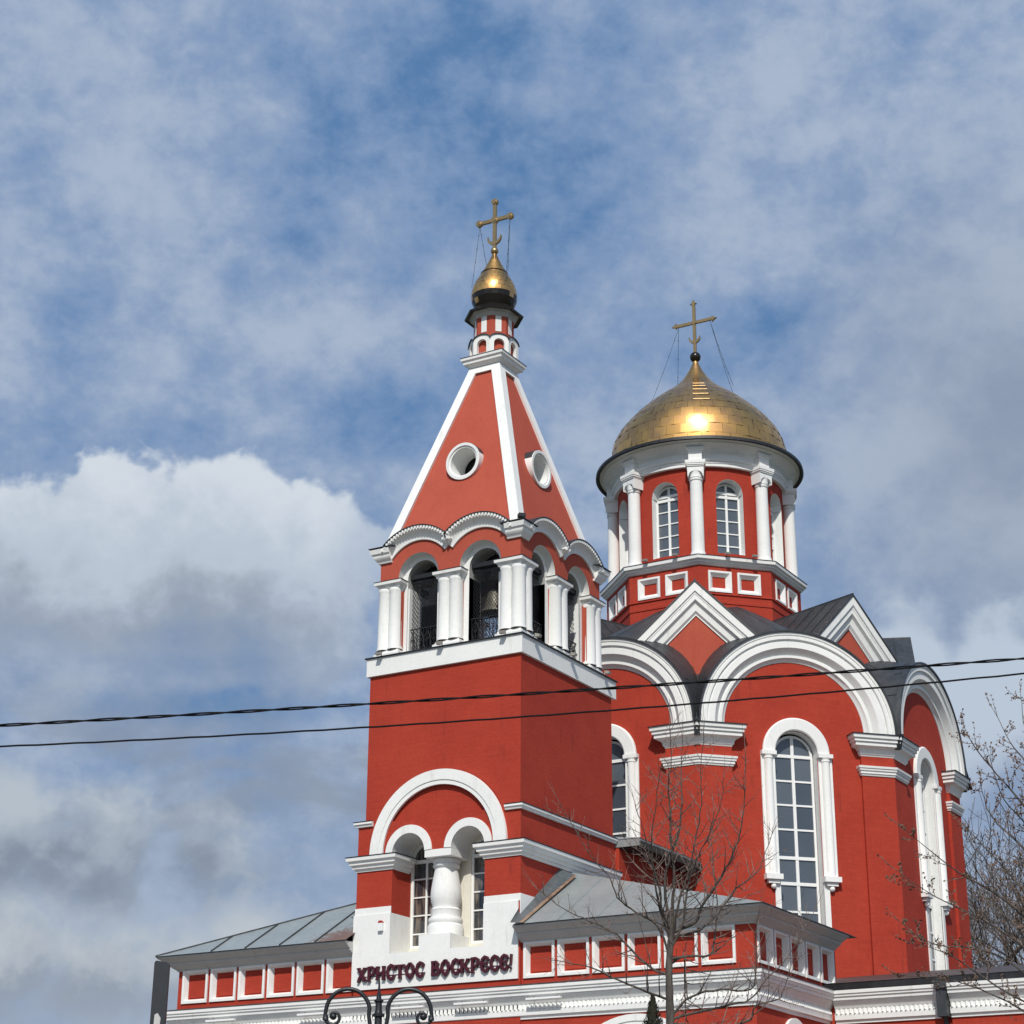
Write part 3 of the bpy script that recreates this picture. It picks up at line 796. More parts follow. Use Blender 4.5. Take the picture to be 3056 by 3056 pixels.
def gilded(name, cx_, cy_, prof, ncol, parent, jit, mat='gold_sheet', worn=()):
    """dome of flat gilded sheets laid in staggered rows; every sheet is its own little facet"""
    rng = random.Random(7); gd = MB(); dk = MB()
    for i in range(len(prof) - 1):
        (r0, z0), (r1, z1) = prof[i], prof[i + 1]
        n = ncol if max(r0, r1) > .62 * max(p[0] for p in prof) else max(8, ncol // 2) if max(r0, r1) > .25 * max(p[0] for p in prof) else max(6, ncol // 4)
        off = .5 * (i % 2)
        for k in range(n):
            a0 = 2 * pi * (k + off) / n; a1 = 2 * pi * (k + 1 + off) / n
            j = [1 + rng.uniform(-jit, jit) for _ in range(4)]
            sub = 2 if n < ncol else 1
            q = [(cx_ + r0 * j[0] * cos(a0), cy_ + r0 * j[0] * sin(a0), z0), (cx_ + r0 * j[1] * cos(a1), cy_ + r0 * j[1] * sin(a1), z0),
                 (cx_ + r1 * j[2] * cos(a1), cy_ + r1 * j[2] * sin(a1), z1), (cx_ + r1 * j[3] * cos(a0), cy_ + r1 * j[3] * sin(a0), z1)]
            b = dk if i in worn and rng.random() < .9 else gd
            if sub == 1: b.add(q, [(0, 1, 2, 3)], [[(0, 0), (1, 0), (1, 1), (0, 1)]])
            else:
                am_ = (a0 + a1) / 2
                m0 = (cx_ + r0 * cos(am_), cy_ + r0 * sin(am_), z0); m1 = (cx_ + r1 * cos(am_), cy_ + r1 * sin(am_), z1)
                b.add([q[0], m0, q[1], q[2], m1, q[3]], [(0, 1, 4, 5), (1, 2, 3, 4)], [[(0, 0), (.5, 0), (.5, 1), (0, 1)], [(.5, 0), (1, 0), (1, 1), (.5, 1)]])
    o = gd.build(name, mat, parent, 180)
    me = o.data; nor = []
    for poly in me.polygons:
        fn = poly.normal
        for vi in poly.vertices:
            v_ = me.vertices[vi].co; rr = sqrt((v_.x - cx_) ** 2 + (v_.y - cy_) ** 2); i_ = min(range(len(prof)), key=lambda q: abs(prof[q][1] - v_.z))
            i0, i1 = max(0, i_ - 1), min(len(prof) - 1, i_ + 1); dr, dz = prof[i1][0] - prof[i0][0], prof[i1][1] - prof[i0][1]
            sn = Vector(((v_.x - cx_) / rr * dz, (v_.y - cy_) / rr * dz, -dr)).normalized()
            if fn.dot(sn) < 0: fn = -fn
            nor.append(sn.lerp(fn, .30).normalized())
    me.normals_split_custom_set([tuple(q) for q in nor])
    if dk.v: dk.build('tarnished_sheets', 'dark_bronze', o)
    # dark core so that the joints between sheets never show daylight
    c_ = MB(); c_.lathe(cx_, cy_, [(r * .975, z) for r, z in prof], 32); c_.build('dome_lining', 'dark_bronze', o)
    return o

CR_U = Vector((.862649, .505777, 0)).normalized()
def cross(parent, cx_, cy_, z0, zt, arm, zc, style, ball_r, ball_z, cres_z, az):
    """orthodox cross with crescent, facing the street; arms turned by az"""
    F = frame((cx_, cy_), (cos(az), sin(az)), (sin(az), -cos(az)))
    w = .068 if style == 'disc' else .070
    b = MB()
    b.fbox(F, -w, w, z0, zt - .1, -.05, .05); b.fbox(F, -arm + .1, -w - .002, zc - w, zc + w, -.05, .05); b.fbox(F, w + .002, arm - .1, zc - w, zc + w, -.05, .05)
    N = 20
    ends = [(-arm + .06, zc), (arm - .06, zc), (0, zt - .09), (0, zc)]
    for i, (u_, z_) in enumerate(ends):
        if style == 'disc':
            rr = .135 if i < 3 else .15
            b.plate(F, [(u_ + rr * cos(2 * pi * q / N), z_ + rr * sin(2 * pi * q / N)) for q in range(N)], -.062, .062)
            b.plate(shifted(F), [(u_ + rr * .6 * cos(2 * pi * q / N), z_ + rr * .6 * sin(2 * pi * q / N)) for q in range(N)], .062, .085)
        elif i < 3:
            dx, dz = (-1, 0) if i == 0 else (1, 0) if i == 1 else (0, 1)
            px, pz = -dz, dx
            T = lambda l, s_: (u_ + dx * l + px * s_, z_ + dz * l + pz * s_)
            b.plate(F, [T(-.16, -.06), T(-.04, -.075), T(-.05, -.17), T(.0, -.10), T(.05, -.055), T(.17, -.008), T(.17, .008), T(.05, .055), T(.0, .10), T(-.05, .17), T(-.04, .075), T(-.16, .06)], -.058, .058)
        else:
            b.plate(F, [(u_ + .14, z_), (u_, z_ + .14), (u_ - .14, z_), (u_, z_ - .14)], -.062, .07)
    cr = b.build('cross', 'old_gilding', parent)
    b = MB(); R_, r_ = (.30, .30) if style == 'disc' else (.28, .28)
    o_ = [(R_ * cos(t), cres_z + R_ * sin(t)) for t in [radians(170 + 200 * q / 24) for q in range(25)]]
    i_ = [(R_ * .92 * cos(t), cres_z + .10 + R_ * .90 * sin(t)) for t in [radians(358 - 176 * q / 24) for q in range(25)]]
    b.plate(F, o_ + i_, -.04, .056); b.build('crescent', 'old_gilding', cr)
    return F, cr
def ball(parent, cx_, cy_, z, r, mat):
    b = MB(); b.lathe(cx_, cy_, [(.001, z - r)] + [(r * sin(pi * q / 14), z - r * cos(pi * q / 14)) for q in range(1, 14)] + [(.001, z + r)], 24)
    return b.build('finial_ball', mat, parent, 60)
def chain(parent, a, c_, sag=.12):
    a = Vector(a); c_ = Vector(c_); b = MB(); n = 14
    pts = [a.lerp(c_, q / n) - Vector((0, 0, sag * 4 * (q / n) * (1 - q / n))) for q in range(n + 1)]
    b.tube(pts, .009, 4)
    for q in range(2, n, 3):
        p = pts[q]; b.tube([p + (pts[q - 1] - p) * .1, p - (pts[q - 1] - p) * .1], .017, 5)
    return b.build('stay_chain', 'black_iron', parent)
on_prof = [(.66, 35.12), (.76, 35.30), (.845, 35.50), (.875, 35.70), (.862, 35.90), (.815, 36.10), (.735, 36.30), (.62, 36.50), (.51, 36.70), (.405, 36.90), (.30, 37.10), (.21, 37.30), (.12, 37.50), (.085, 37.60)]
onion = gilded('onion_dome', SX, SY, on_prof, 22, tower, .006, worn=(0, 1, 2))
b = MB(); b.lathe(SX, SY, [(.52, 36.69), (.53, 36.72), (.505, 36.74)], 32); b.build('dome_collar', 'dark_bronze', onion)
ball(tower, SX, SY, 37.73, .15, 'old_gilding')
F, _ = cross(tower, SX, SY, 37.85, 39.96, .74, 39.08, 'disc', .15, 37.73, 38.30, .03)
for s_ in (-1, 1):
    for dd in (-1, 1):
        a_ = F(s_ * .66, 38.97, 0); e_ = F(s_ * .74, 36.15, dd * .42) if dd > 0 else F(s_ * .42, 36.9, -.30)
        chain(tower, a_, e_, .05)

# ================================================================== OCTAGONAL CHURCH
OX, OY, AP, HS = -2.955, 21.006, 9.4564, 3.917
church = thing('church', 'big red octagonal church with white round gables, columned drum and broad gold dome', 'church', (OX, OY, 0))
T8 = math.tan(pi / 8)
FA = []                                                 # the eight faces, 0 = towards the street
for k in range(8):
    a = -pi / 2 + k * pi / 4; n = (cos(a), sin(a)); u = (-sin(a), cos(a))
    FA.append(frame((OX + n[0] * AP, OY + n[1] * AP), u, n))
ZSPR, RXO, RZO = 20.58, 3.95, 3.80
wh = arch(0, .86, 11.6, 19.70, 22)
for k, F in enumerate(FA):
    b = MB()
    o_ = [(-HS, 9.0), (HS, 9.0), (HS, ZSPR)] + [(3.9 * cos(pi * q / 30), ZSPR + 3.7 * sin(pi * q / 30)) for q in range(1, 30)] + [(-HS, ZSPR)]
    b.sheet(F, o_, (wh,), 0)
    b.build('wall', 'red_stucco', church)
    b = MB(); b.reveal(F, wh, 0, -.42)
    b.build('window_reveal', 'white_plaster', church, 35)
    # archivolt
    b = MB()
    p_ = [(0, -.06), (0, .44), (-.10, .44), (-.11, .40), (-.15, .40), (-.16, .43), (-.27, .43), (-.30, .35), (-.35, .35), (-.37, .37), (-.60, .37), (-.64, .33), (-.80, .14), (-.84, .14), (-.85, .17), (-.95, .17), (-.99, .09), (-1.10, .03), (-1.12, -.05)]
    b.sweep(F, [(RXO * cos(t), ZSPR + RZO * sin(t)) for t in [pi - pi * q / 64 for q in range(65)]], p_)
    b.build('round_gable', 'white_plaster', church, 35)
    # window: tall sash, stone frame with slim columns on brackets
    b = MB()
    b.sweep(F, arc(0, 19.72, .86, seg=28), [(0, -.05), (0, .10), (.04, .13), (.44, .13), (.49, .09), (.49, -.02)])
    for s_ in (-1, 1):
        b.fbox(F, min(s_ * .85, s_ * 1.44), max(s_ * .85, s_ * 1.44), 19.57, 19.719, -.02, .20)
    b.build('window_hood', 'white_plaster', church, 35)
    for s_ in (-1, 1):
        b = MB(); q = F(s_ * 1.16, 0, .06)
        b.lathe(q.x, q.y, [(.19, 15.06), (.165, 15.12), (.165, 19.40), (.185, 19.42), (.185, 19.47), (.165, 19.49), (.20, 19.57)], 16)
        b.fbox(F, s_ * 1.16 - .28, s_ * 1.16 + .28, 15.06, 19.56, -.02, .055)
        cl = b.build('window_column', 'white_plaster', church, 40)
        b = MB(); b.fbox(F, s_ * 1.16 - .33, s_ * 1.16 + .33, 14.86, 15.056, -.02, .27); b.fbox(F, s_ * 1.16 - .22, s_ * 1.16 + .22, 14.72, 14.858, -.02, .18)
        q = F(s_ * 1.16, 0, .09); b.lathe(q.x, q.y, [(.001, 14.52)] + [(.105 * sin(pi * w / 8), 14.62 - .105 * cos(pi * w / 8)) for w in range(1, 8)] + [(.04, 14.724)], 12)
        b.build('bracket', 'white_plaster', cl, 40)
    for s_ in (-1, 1):
        b = MB(); b.fbox(F, min(s_ * .86, s_ * 1.08), max(s_ * .86, s_ * 1.08), 11.6, 14.85, -.02, .05)
        b.build('window_lining', 'white_plaster', church)
    arched_window(church, F, 0, .82, 11.62, 19.66, -.40, (12.75, 13.79, 14.82, 15.78, 16.85, 17.78, 18.70, 19.66), .12, .09, (14.82, 15.78, 19.66), 'window_glass', bt=.07)
# pilasters, capitals and low mouldings at the eight corners
def vert(k, ins, d):
    """plan path around the corner between face k and face k+1"""
    F, G = FA[k], FA[(k + 1) % 8]
    v = F(HS + d * T8, 0, d)
    return [(p.x, p.y) for p in (F(ins, 0, -.1), F(ins, 0, d), v, G(-ins, 0, d), G(-ins, 0, -.1))]
for k in range(8):
    b = MB(); b.ring(vert(k, 2.62, .12), [(-.05, 9.0), (0, 9.0), (0, 19.75), (-.05, 19.75)], False)
    b.build('pilaster', 'red_stucco', church)
    b = MB(); b.ring(vert(k, 2.62, .12), [(-.1, 19.76), (.01, 19.76), (.03, 19.81), (.07, 19.84), (.09, 19.95), (.15, 20.04), (.30, 20.10), (.32, 20.11), (.32, 20.24), (.38, 20.26), (.38, 20.37), (.44, 20.39), (.45, 20.53), (-.1, 20.56)], False)
    cp = b.build('corner_capital', 'white_plaster', church)
    b = MB(); b.ring(vert(k, 2.62, .12), [(-.1, 20.562), (.50, 20.535), (.50, 20.552), (-.1, 20.585)], False)
    b.build('flashing', 'black_flashing', cp)
    b = MB(); b.ring(vert(k, 2.62, .12), [(-.1, 19.0), (.03, 19.0), (.05, 19.06), (.08, 19.08), (.08, 19.17), (.12, 19.19), (.13, 19.26), (.16, 19.28), (.17, 19.36), (-.1, 19.38)], False)
    b.build('corner_moulding', 'white_plaster', church)
# vaulted metal roofs behind the round gables
for k, F in enumerate(FA):
    b = MB(); N = 26; vs = []; steps = 12
    def pt(t, w):
        e = max(0.0, (w - .16) / .84) ** .9; w2 = max(0.0, (w - .10) / .90)
        rx = (RXO + .03) * (1 - e) + 1.75 * e; z0 = (ZSPR + .02) * (1 - w2) + 24.9 * w2; rz = (RZO + .03) * (1 - w2) + 2.55 * w2
        return F(rx * cos(t), z0 + rz * sin(t), .47 + (-5.75 - .47) * w)
    for j in range(steps + 1):
        for q in range(N + 1): vs.append(pt(pi * q / N, j / steps))
    b.add(vs, [(j * (N + 1) + q, j * (N + 1) + q + 1, (j + 1) * (N + 1) + q + 1, (j + 1) * (N + 1) + q) for j in range(steps) for q in range(N)])
    # thick dark verge over the archivolt
    b.sweep(F, [(RXO * cos(t), ZSPR + RZO * sin(t)) for t in [pi - pi * q / 48 for q in range(49)]], [(.003, .30), (.003, .50), (.075, .50), (.085, .30)])
    ov = b.build('vault_roof', 'dark_roof_metal', church, 40)
    b = MB()
    for q in (4, 7, 10, 13, 16, 19, 22):
        b.tube([pt(pi * q / N, j / 10) for j in range(11)], .022, 5)
    b.build('roof_seam', 'dark_roof_metal', ov)
    if k == 2:                                          # a metal tail left standing where the verge ends
        b = MB(); b.hexa([F(3.90, 21.0, .10), F(3.90, 21.0, .50), F(4.62, 20.22, .50), F(4.62, 20.22, .10), F(3.94, 21.05, .10), F(3.94, 21.05, .50), F(4.66, 20.26, .50), F(4.66, 20.26, .10)])
        b.build('verge_tail', 'dark_roof_metal', ov)
# pointed gables over the corners
GR, GZ = 8.42, 26.74
for k in range(8):
    a = -pi / 2 + pi / 8 + k * pi / 4; n = (cos(a), sin(a)); u = (-sin(a), cos(a))
    F = frame((OX + n[0] * GR, OY + n[1] * GR), u, n)
    b = MB(); b.sheet(F, [(-3.2, 21.0), (3.2, 21.0), (3.2, GZ - 3.3), (0, GZ - .1), (-3.2, GZ - 3.3)], (), 0)
    gw = b.build('gable_wall', 'red_spire', church)
    V8 = AP / cos(pi / 8)
    b = MB(); v0 = V8 - GR                              # metal valley in front of the gable, ending in a strip over the capital
    b.add([F(-1.25, 23.75, .02), F(-.45, 23.05, .02), F(.45, 23.05, .02), F(1.25, 23.75, .02), F(.17, 21.1, v0 + .02), F(-.17, 21.1, v0 + .02), F(-.10, 20.62, v0 + .50), F(.10, 20.62, v0 + .50)],
          [(1, 5, 4, 2), (0, 5, 1), (2, 4, 3), (5, 6, 7, 4)])
    b.hexa([F(-.11, 20.05, v0 + .30), F(.11, 20.05, v0 + .30), F(.11, 20.05, v0 + .46), F(-.11, 20.05, v0 + .46), F(-.11, 20.62, v0 + .30), F(.11, 20.62, v0 + .30), F(.11, 20.62, v0 + .64), F(-.11, 20.62, v0 + .64)])
    b.build('valley_sheet', 'dark_roof_metal', church)
    b = MB(); b.sweep(F, [(-2.75, GZ - 2.75), (0, GZ), (2.75, GZ - 2.75)], [(0, -.3), (0, .38), (-.26, .38), (-.29, .32), (-.34, .32), (-.36, .30), (-.50, .30), (-.56, .18), (-.62, .16), (-.80, .14), (-.88, .05), (-.92, .05), (-.93, -.05)])
    b.build('gable_trim', 'white_plaster', church)
    b = MB(); b.sweep(F, [(-2.85, GZ - 2.85), (0, GZ), (2.85, GZ - 2.85)], [(.005, -5.3), (.005, .42), (.06, .42), (.06, -5.3)])
    gr_ = b.build('gable_roof', 'dark_roof_metal', church)
    b = MB()
    for s_ in (-1, 1):
        for q in range(1, 7):
            d_ = .42 - q * .72
            b.bar(F(0, GZ + .10, d_), F(s_ * 2.8, GZ - 2.7, d_), .03, .05)
    b.bar(F(0, GZ + .095, .42), F(0, GZ + .095, -5.2), .05, .05)
    b.build('roof_seam', 'dark_roof_metal', gr_)
# ---- drum: octagonal base
oc8 = lambda r: [(OX + r * cos(pi / 8 + q * pi / 4), OY + r * sin(pi / 8 + q * pi / 4)) for q in range(8)]
DR = 4.25
DAP = DR * cos(pi / 8)
DF = []
for k in range(8):
    a = -pi / 2 + k * pi / 4; DF.append(frame((OX + cos(a) * DAP, OY + sin(a) * DAP), (-sin(a), cos(a)), (cos(a), sin(a))))
b = MB(); hw = DAP * T8
ph = []
for c_ in (-.70, .60): ph.append([(c_ - .44, 27.98), (c_ + .46, 27.98), (c_ + .46, 28.78), (c_ - .44, 28.78)])
for F in DF:
    b.sheet(F, [(-hw, 25.0), (hw, 25.0), (hw, 29.2), (-hw, 29.2)], ph, 0)
    for h in ph:
        b.sheet(F, [(h[0][0] + .1, h[0][1]), (h[1][0] - .1, h[1][1]), (h[2][0] - .1, h[2][1]), (h[3][0] + .1, h[3][1])], (), -.13)
b.build('drum_base', 'red_stucco', church)
b = MB(); b.ring(oc8(DR), [(0, 27.78), (.05, 27.80), (.05, 27.85), (0, 27.88)]); b.ring(oc8(DR), [(0, 27.42), (.03, 27.42), (.03, 27.54), (0, 27.56)])
b.build('drum_ledge', 'red_stucco', church)
def panel_frame(b, F, h, rec, out_=.05, w1=.05, w2=.17):
    """white moulded frame with a splayed inner side"""
    (x0, z0), (x1, z1) = h[0], h[2]
    path = [(x0, z0), (x0, z1), (x1, z1), (x1, z0)]      # clockwise: left of travel points outwards
    b.sweep(F, path, [(w1 * 1.4, -.01), (w1 * 1.4, out_), (-w1 * .3, out_), (-w2, -rec + .002), (-w2, -rec - .03)], closed=True)
for F in DF:
    for h in ph:
        b = MB(); panel_frame(b, F, h, .13, .05, .05, .16); b.build('panel_frame', 'white_plaster', church)
b = MB(); b.ring(oc8(DR), [(0, 29.06), (.06, 29.08), (.10, 29.14), (.16, 29.17), (.17, 29.24), (.27, 29.28), (.28, 29.42), (-.4, 29.46)])
b.build('drum_cornice', 'white_plaster', church)
b = MB(); b.ring(oc8(DR), [(-.8, 29.52), (.30, 29.425), (.30, 29.445), (-.8, 29.54)])
b.build('flashing', 'black_flashing', church)
# ---- drum: round upper part with eight arched windows
RD = 3.68
b = MB(); rv = MB()
WA = .62 / RD; z0w, zsw = 29.78, 32.58
angs = [-pi / 8 + (pi / 8 - WA) * q / 5 for q in range(5)] + [-WA + 2 * WA * q / 20 for q in range(21)] + [WA + (pi / 8 - WA) * q / 5 for q in range(1, 6)]
P_ = lambda a, z, r=RD: (OX + r * cos(a), OY + r * sin(a), z)
def ztop(t): return zsw + sqrt(max(0, .62 ** 2 - (t * RD) ** 2))
for k in range(8):
    A = -pi / 2 + k * pi / 4
    for q in range(len(angs) - 1):
        t0, t1 = angs[q], angs[q + 1]
        if abs((t0 + t1) / 2) < WA:
            b.add([P_(A + t0, 29.4), P_(A + t1, 29.4), P_(A + t1, z0w), P_(A + t0, z0w)], [(0, 1, 2, 3)])
            b.add([P_(A + t0, ztop(t0)), P_(A + t1, ztop(t1)), P_(A + t1, 34.3), P_(A + t0, 34.3)], [(0, 1, 2, 3)])
            rv.add([P_(A + t0, ztop(t0)), P_(A + t1, ztop(t1)), P_(A + t1, ztop(t1), RD - .55), P_(A + t0, ztop(t0), RD - .55)], [(0, 1, 2, 3)])
            rv.add([P_(A + t0, z0w), P_(A + t1, z0w), P_(A + t1, z0w, RD - .55), P_(A + t0, z0w, RD - .55)], [(3, 2, 1, 0)])
        else:
            b.add([P_(A + t0, 29.4), P_(A + t1, 29.4), P_(A + t1, 34.3), P_(A + t0, 34.3)], [(0, 1, 2, 3)])
    for s_ in (-1, 1):
        rv.add([P_(A + s_ * WA, z0w), P_(A + s_ * WA, zsw), P_(A + s_ * WA * 1.12, zsw, RD - .55), P_(A + s_ * WA * 1.12, z0w, RD - .55)], [(0, 1, 2, 3)])
b.build('drum_wall', 'red_stucco', church, 30)
rv.build('drum_window_reveal', 'white_plaster', church, 35)
for k in range(8):
    a = -pi / 2 + k * pi / 4
    F = frame((OX + cos(a) * (RD - .52), OY + sin(a) * (RD - .52)), (-sin(a), cos(a)), (cos(a), sin(a)))
    arched_window(church, F, 0, .60, 29.76, 32.55, 0, (30.28, 30.85, 31.42, 31.99, 32.52, 32.70), .10, .08, (32.52, 32.70), deep=.07)
# columns with cube capitals, entablature blocks
for k in range(8):
    a = -pi / 2 + pi / 8 + k * pi / 4; n = (cos(a), sin(a)); rc = RD + .22
    F = frame((OX + n[0] * rc, OY + n[1] * rc), (-n[1], n[0]), n)
    q = F(0, 0, 0)
    b = MB(); b.lathe(q.x, q.y, [(.37, 29.45), (.36, 29.55), (.31, 29.68), (.283, 29.78), (.28, 30.3), (.262, 32.95), (.29, 32.97), (.30, 33.02), (.27, 33.05), (.30, 33.10), (.285, 33.14), (.31, 33.30), (.33, 33.42)], 28)
    cl = b.build('drum_column', 'white_plaster', church, 40)
    b = MB()
    sc = [(-.34, 33.10), (-.31, 33.10), (-.29, 33.22)] + [(.27 * cos(pi - pi * w / 10), 33.22 + .14 * sin(pi * w / 10)) for w in range(11)] + [(.29, 33.22), (.31, 33.10), (.34, 33.10), (.36, 33.56), (-.36, 33.56)]
    b.plate(F, sc, -.3, .32)
    b.fbox(F, -.375, .375, 33.562, 33.62, -.3, .36); b.fbox(F, -.41, .41, 33.622, 33.69, -.3, .39); b.fbox(F, -.43, .43, 33.692, 33.83, -.3, .41)
    b.build('capital', 'white_plaster', cl, 35)
    b = MB(); b.fbox(F, -.29, .29, 33.84, 34.30, -.4, .26); b.fbox(F, -.34, .34, 34.302, 34.37, -.4, .31); b.fbox(F, -.38, .38, 34.372, 34.46, -.4, .35)
    b.build('entablature_block', 'white_plaster', church)
b = MB()
b.lathe(OX, OY, [(RD - .1, 33.70), (RD + .17, 33.70), (RD + .17, 33.82), (RD + .20, 33.84), (RD + .20, 33.92), (RD + .25, 33.94), (RD + .27, 34.02), (RD + .19, 34.05), (RD + .17, 34.28), (RD + .22, 34.30), (RD + .25, 34.33), (RD + .34, 34.36), (RD + .345, 34.43), (RD + .40, 34.45), (RD + .50, 34.51), (RD + .68, 34.60), (RD + .70, 34.65), (RD + .80, 34.70), (RD + .82, 34.76)], 96)
b.build('entablature', 'white_plaster', church, 30)
b = MB(); b.lathe(OX, OY, [(RD + .80, 34.75), (RD + .95, 34.62), (RD + .985, 34.66), (RD + .97, 34.80), (RD + .35, 34.95), (RD - .2, 34.98)], 96)
b.build('dome_eave', 'black_flashing', church, 30)
dm_prof = [(4.02, 34.86), (4.0, 35.26), (3.955, 35.72), (3.86, 36.18), (3.64, 36.64), (3.32, 37.09), (2.93, 37.52), (2.50, 37.93), (2.05, 38.32), (1.60, 38.67), (1.16, 38.99), (.80, 39.33), (.52, 39.69), (.31, 40.04), (.17, 40.34), (.125, 40.5)]
dome = gilded('dome', OX, OY, dm_prof, 40, church, .0035)
b = MB(); b.lathe(OX, OY, [(4.12, 34.86), (4.12, 34.93), (3.98, 34.98)], 80); b.build('dome_skirt', 'old_gilding', dome, 40)
ah = -pi / 2 + radians(28)
b = MB()
for (r, z) in ((1.70, 38.58), (2.07, 38.29), (2.49, 37.93), (2.93, 37.51), (3.34, 37.07)):
    F = frame((OX + cos(ah) * r, OY + sin(ah) * r), (-sin(ah), cos(ah)), (cos(ah), sin(ah)))
    w_ = .16 + r * .06
    b.tube([F(-w_, z - .04, -.06), F(-w_, z + .03, .05), F(w_, z + .03, .05), F(w_, z - .04, -.06)], .010, 5)
b.build('rung', 'old_gilding', dome)
ball(church, OX, OY, 40.74, .255, 'dark_bronze')
F, _ = cross(church, OX, OY, 40.96, 43.62, 1.02, 42.52, 'point', .25, 40.74, 41.72, .02)
for s_ in (-1, 1):
    for dd in (-1, 1):
        chain(church, F(s_ * .80, 42.42, 0), F(s_ * (2.05 if dd > 0 else 1.45), 38.62 if dd > 0 else 38.75, .55 if dd > 0 else -1.05), .10)
# ---- link between tower and octagon
b = MB(); b.box(-6.2, .20, 6.45, 11.56, 8.0, 15.06)
b.build('link_wall', 'red_stucco', church)
b = MB()
b.hexa([(-7.0, 6.42, 15.08), (1.0, 6.42, 15.08), (1.0, 11.58, 15.08), (-7.0, 11.58, 15.08), (-7.0, 6.42, 15.34), (1.0, 6.42, 15.34), (1.0, 11.58, 15.34), (-7.0, 11.58, 15.34)])
b.add([(-7.02, 6.40, 15.345), (1.02, 6.40, 15.345), (1.02, 11.58, 15.345), (-7.02, 11.58, 15.345), (-3, 7.6, 16.0), (-3, 11.58, 16.0)], [(0, 1, 4), (1, 2, 5, 4), (3, 0, 4, 5)])
b.build('link_roof', 'pale_roof_metal', church)
b = MB(); b.box(.21, .995, 6.5, 11.5, 15.03, 15.078); b.box(1.003, 1.03, 6.50, 11.56, 15.02, 15.26)
b.build('eave_board', 'interior_dark', church)
# ---- main lower storey with its cornice, running on to both sides of the porch
YM = 5.62
b = MB(); b.box(-26, 24, YM, 36, 0, 9.6)
b.build('lower_storey', 'red_stucco', church)
corn = [(0, 8.62), (.05, 8.62), (.06, 8.70), (.12, 8.73), (.13, 8.90), (.08, 8.92), (.08, 9.06), (.11, 9.08), (.14, 9.14), (.24, 9.27), (.25, 9.31), (.29, 9.31), (.30, 9.40), (.34, 9.42), (.345, 9.48), (.38, 9.50), (.385, 9.60), (0, 9.62)]
def dentils(b, p0, p1, step=.15):
    p0 = Vector((*p0, 0)); p1 = Vector((*p1, 0)); d = (p1 - p0); L = d.length; d.normalize(); n = Vector((d.y, -d.x, 0)); i = 0
    F = frame(p0, d, n)
    while i * step + .10 < L:
        u = i * step
        b.add([F(u, 8.91, .07), F(u + .125, 8.91, .07), F(u + .125, 9.065, .07), F(u, 9.065, .07), F(u + .062, 8.912, .19), F(u + .062, 9.06, .13)], [(0, 1, 4), (1, 2, 5, 4), (3, 0, 4, 5), (2, 3, 5)])
        i += 1
for x0_, x1_, y_ in ((8.16, 11.56, YM), (11.9, 24, YM - .10)):
    b = MB(); b.ring([(x0_, y_), (x1_, y_)], [(d_, z_ - .004) for d_, z_ in corn], False); dentils(b, (x0_, y_), (min(x1_, 20), y_))
    b.build('lower_cornice', 'white_plaster', church)
b = MB(); b.box(11.9, 24, YM - .10, YM, 0, 8.62); b.build('wall_bay', 'red_stucco', church)
b = MB(); b.box(11.58, 11.88, YM - .52, YM - .02, 8.62, 9.66); b.tube([(11.73, YM - .5, 9.62), (11.73, YM - .45, 9.2), (11.73, YM - .16, 8.5), (11.73, YM - .14, 8.2), (11.73, YM - .14, 0.3)], .075, 10)
b.box(11.55, 11.92, YM - .60, YM - .20, 9.45, 9.68)
b.build('downpipe', 'dark_roof_metal', church)
b = MB()
b.add([(-26.5, 5.25, 9.82), (24.5, 5.25, 9.82), (24.5, 17.2, 11.72), (-26.5, 17.2, 11.72), (24.5, 26, 11.72), (-26.5, 26, 11.72), (24.5, 36.5, 9.7), (-26.5, 36.5, 9.7)], [(0, 1, 2, 3), (3, 2, 4, 5), (5, 4, 6, 7)])
lrf = b.build('lower_roof', 'brown_roof_metal', church)
b = MB(); b.box(7.2, 24.5, 5.27, 5.45, 9.624, 9.815)
b.build('roof_edge', 'black_flashing', lrf)
# ================================================================== ENTRANCE WING (porch building either side of the tower)
wing = thing('entrance_wing', 'low red wing with square white framed panels and grey hipped roof at tower foot', 'church wing', (-3.0, 2.5, 0))
WXR, WXL = 7.9, -13.62
FW0 = frame((0, 0), (1, 0), (0, -1)); FWR = frame((WXR, 0), (0, 1), (1, 0)); FWL = frame((WXL, 0), (0, -1), (-1, 0))
def panel(x0): return [(x0 + .06, 9.93), (x0 + 1.02, 9.93), (x0 + 1.02, 10.92), (x0 + .06, 10.92)]
pf = [panel(x) for x in (.16, 1.37, 2.585, 3.80, 5.02, 6.24)]
pl_ = [panel(x) for x in (-7.34, -8.55, -9.76, -10.98, -12.19, -13.41)]
pr_ = [panel(x) for x in (.26, 1.48, 2.70, 3.92, 5.16)]
rec = .13
def inner_panel(b, F, h):
    (x0, z0), (x1, z1) = h[0], h[2]
    b.sheet(F, [(x0 + .06, z0 + .06), (x1 - .06, z0 + .06), (x1 - .06, z1 - .06), (x0 + .06, z1 - .06)], (), -rec)
    b.fbox(F, x0 + .17, x1 - .15, z0 + .13, z1 - .27, -rec, -rec + .022)
    b.fbox(F, x0 + .20, x1 - .18, z1 - .268, z1 - .24, -rec, -rec + .03)
for rect, hs, F in (((0.0, WXR), pf, FW0), ((WXL, -6.2), pl_, FW0), ((0.0, 6.45), pr_, FWR), ((-6.45, 0.0), [], FWL)):
    b = MB(); b.sheet(F, [(rect[0], 9.55), (rect[1], 9.55), (rect[1], 11.05), (rect[0], 11.05)], hs, 0)
    aw = b.build('attic_wall', 'red_stucco', wing)
    for h in hs:
        b = MB(); inner_panel(b, F, h); b.build('panel', 'red_stucco', aw)
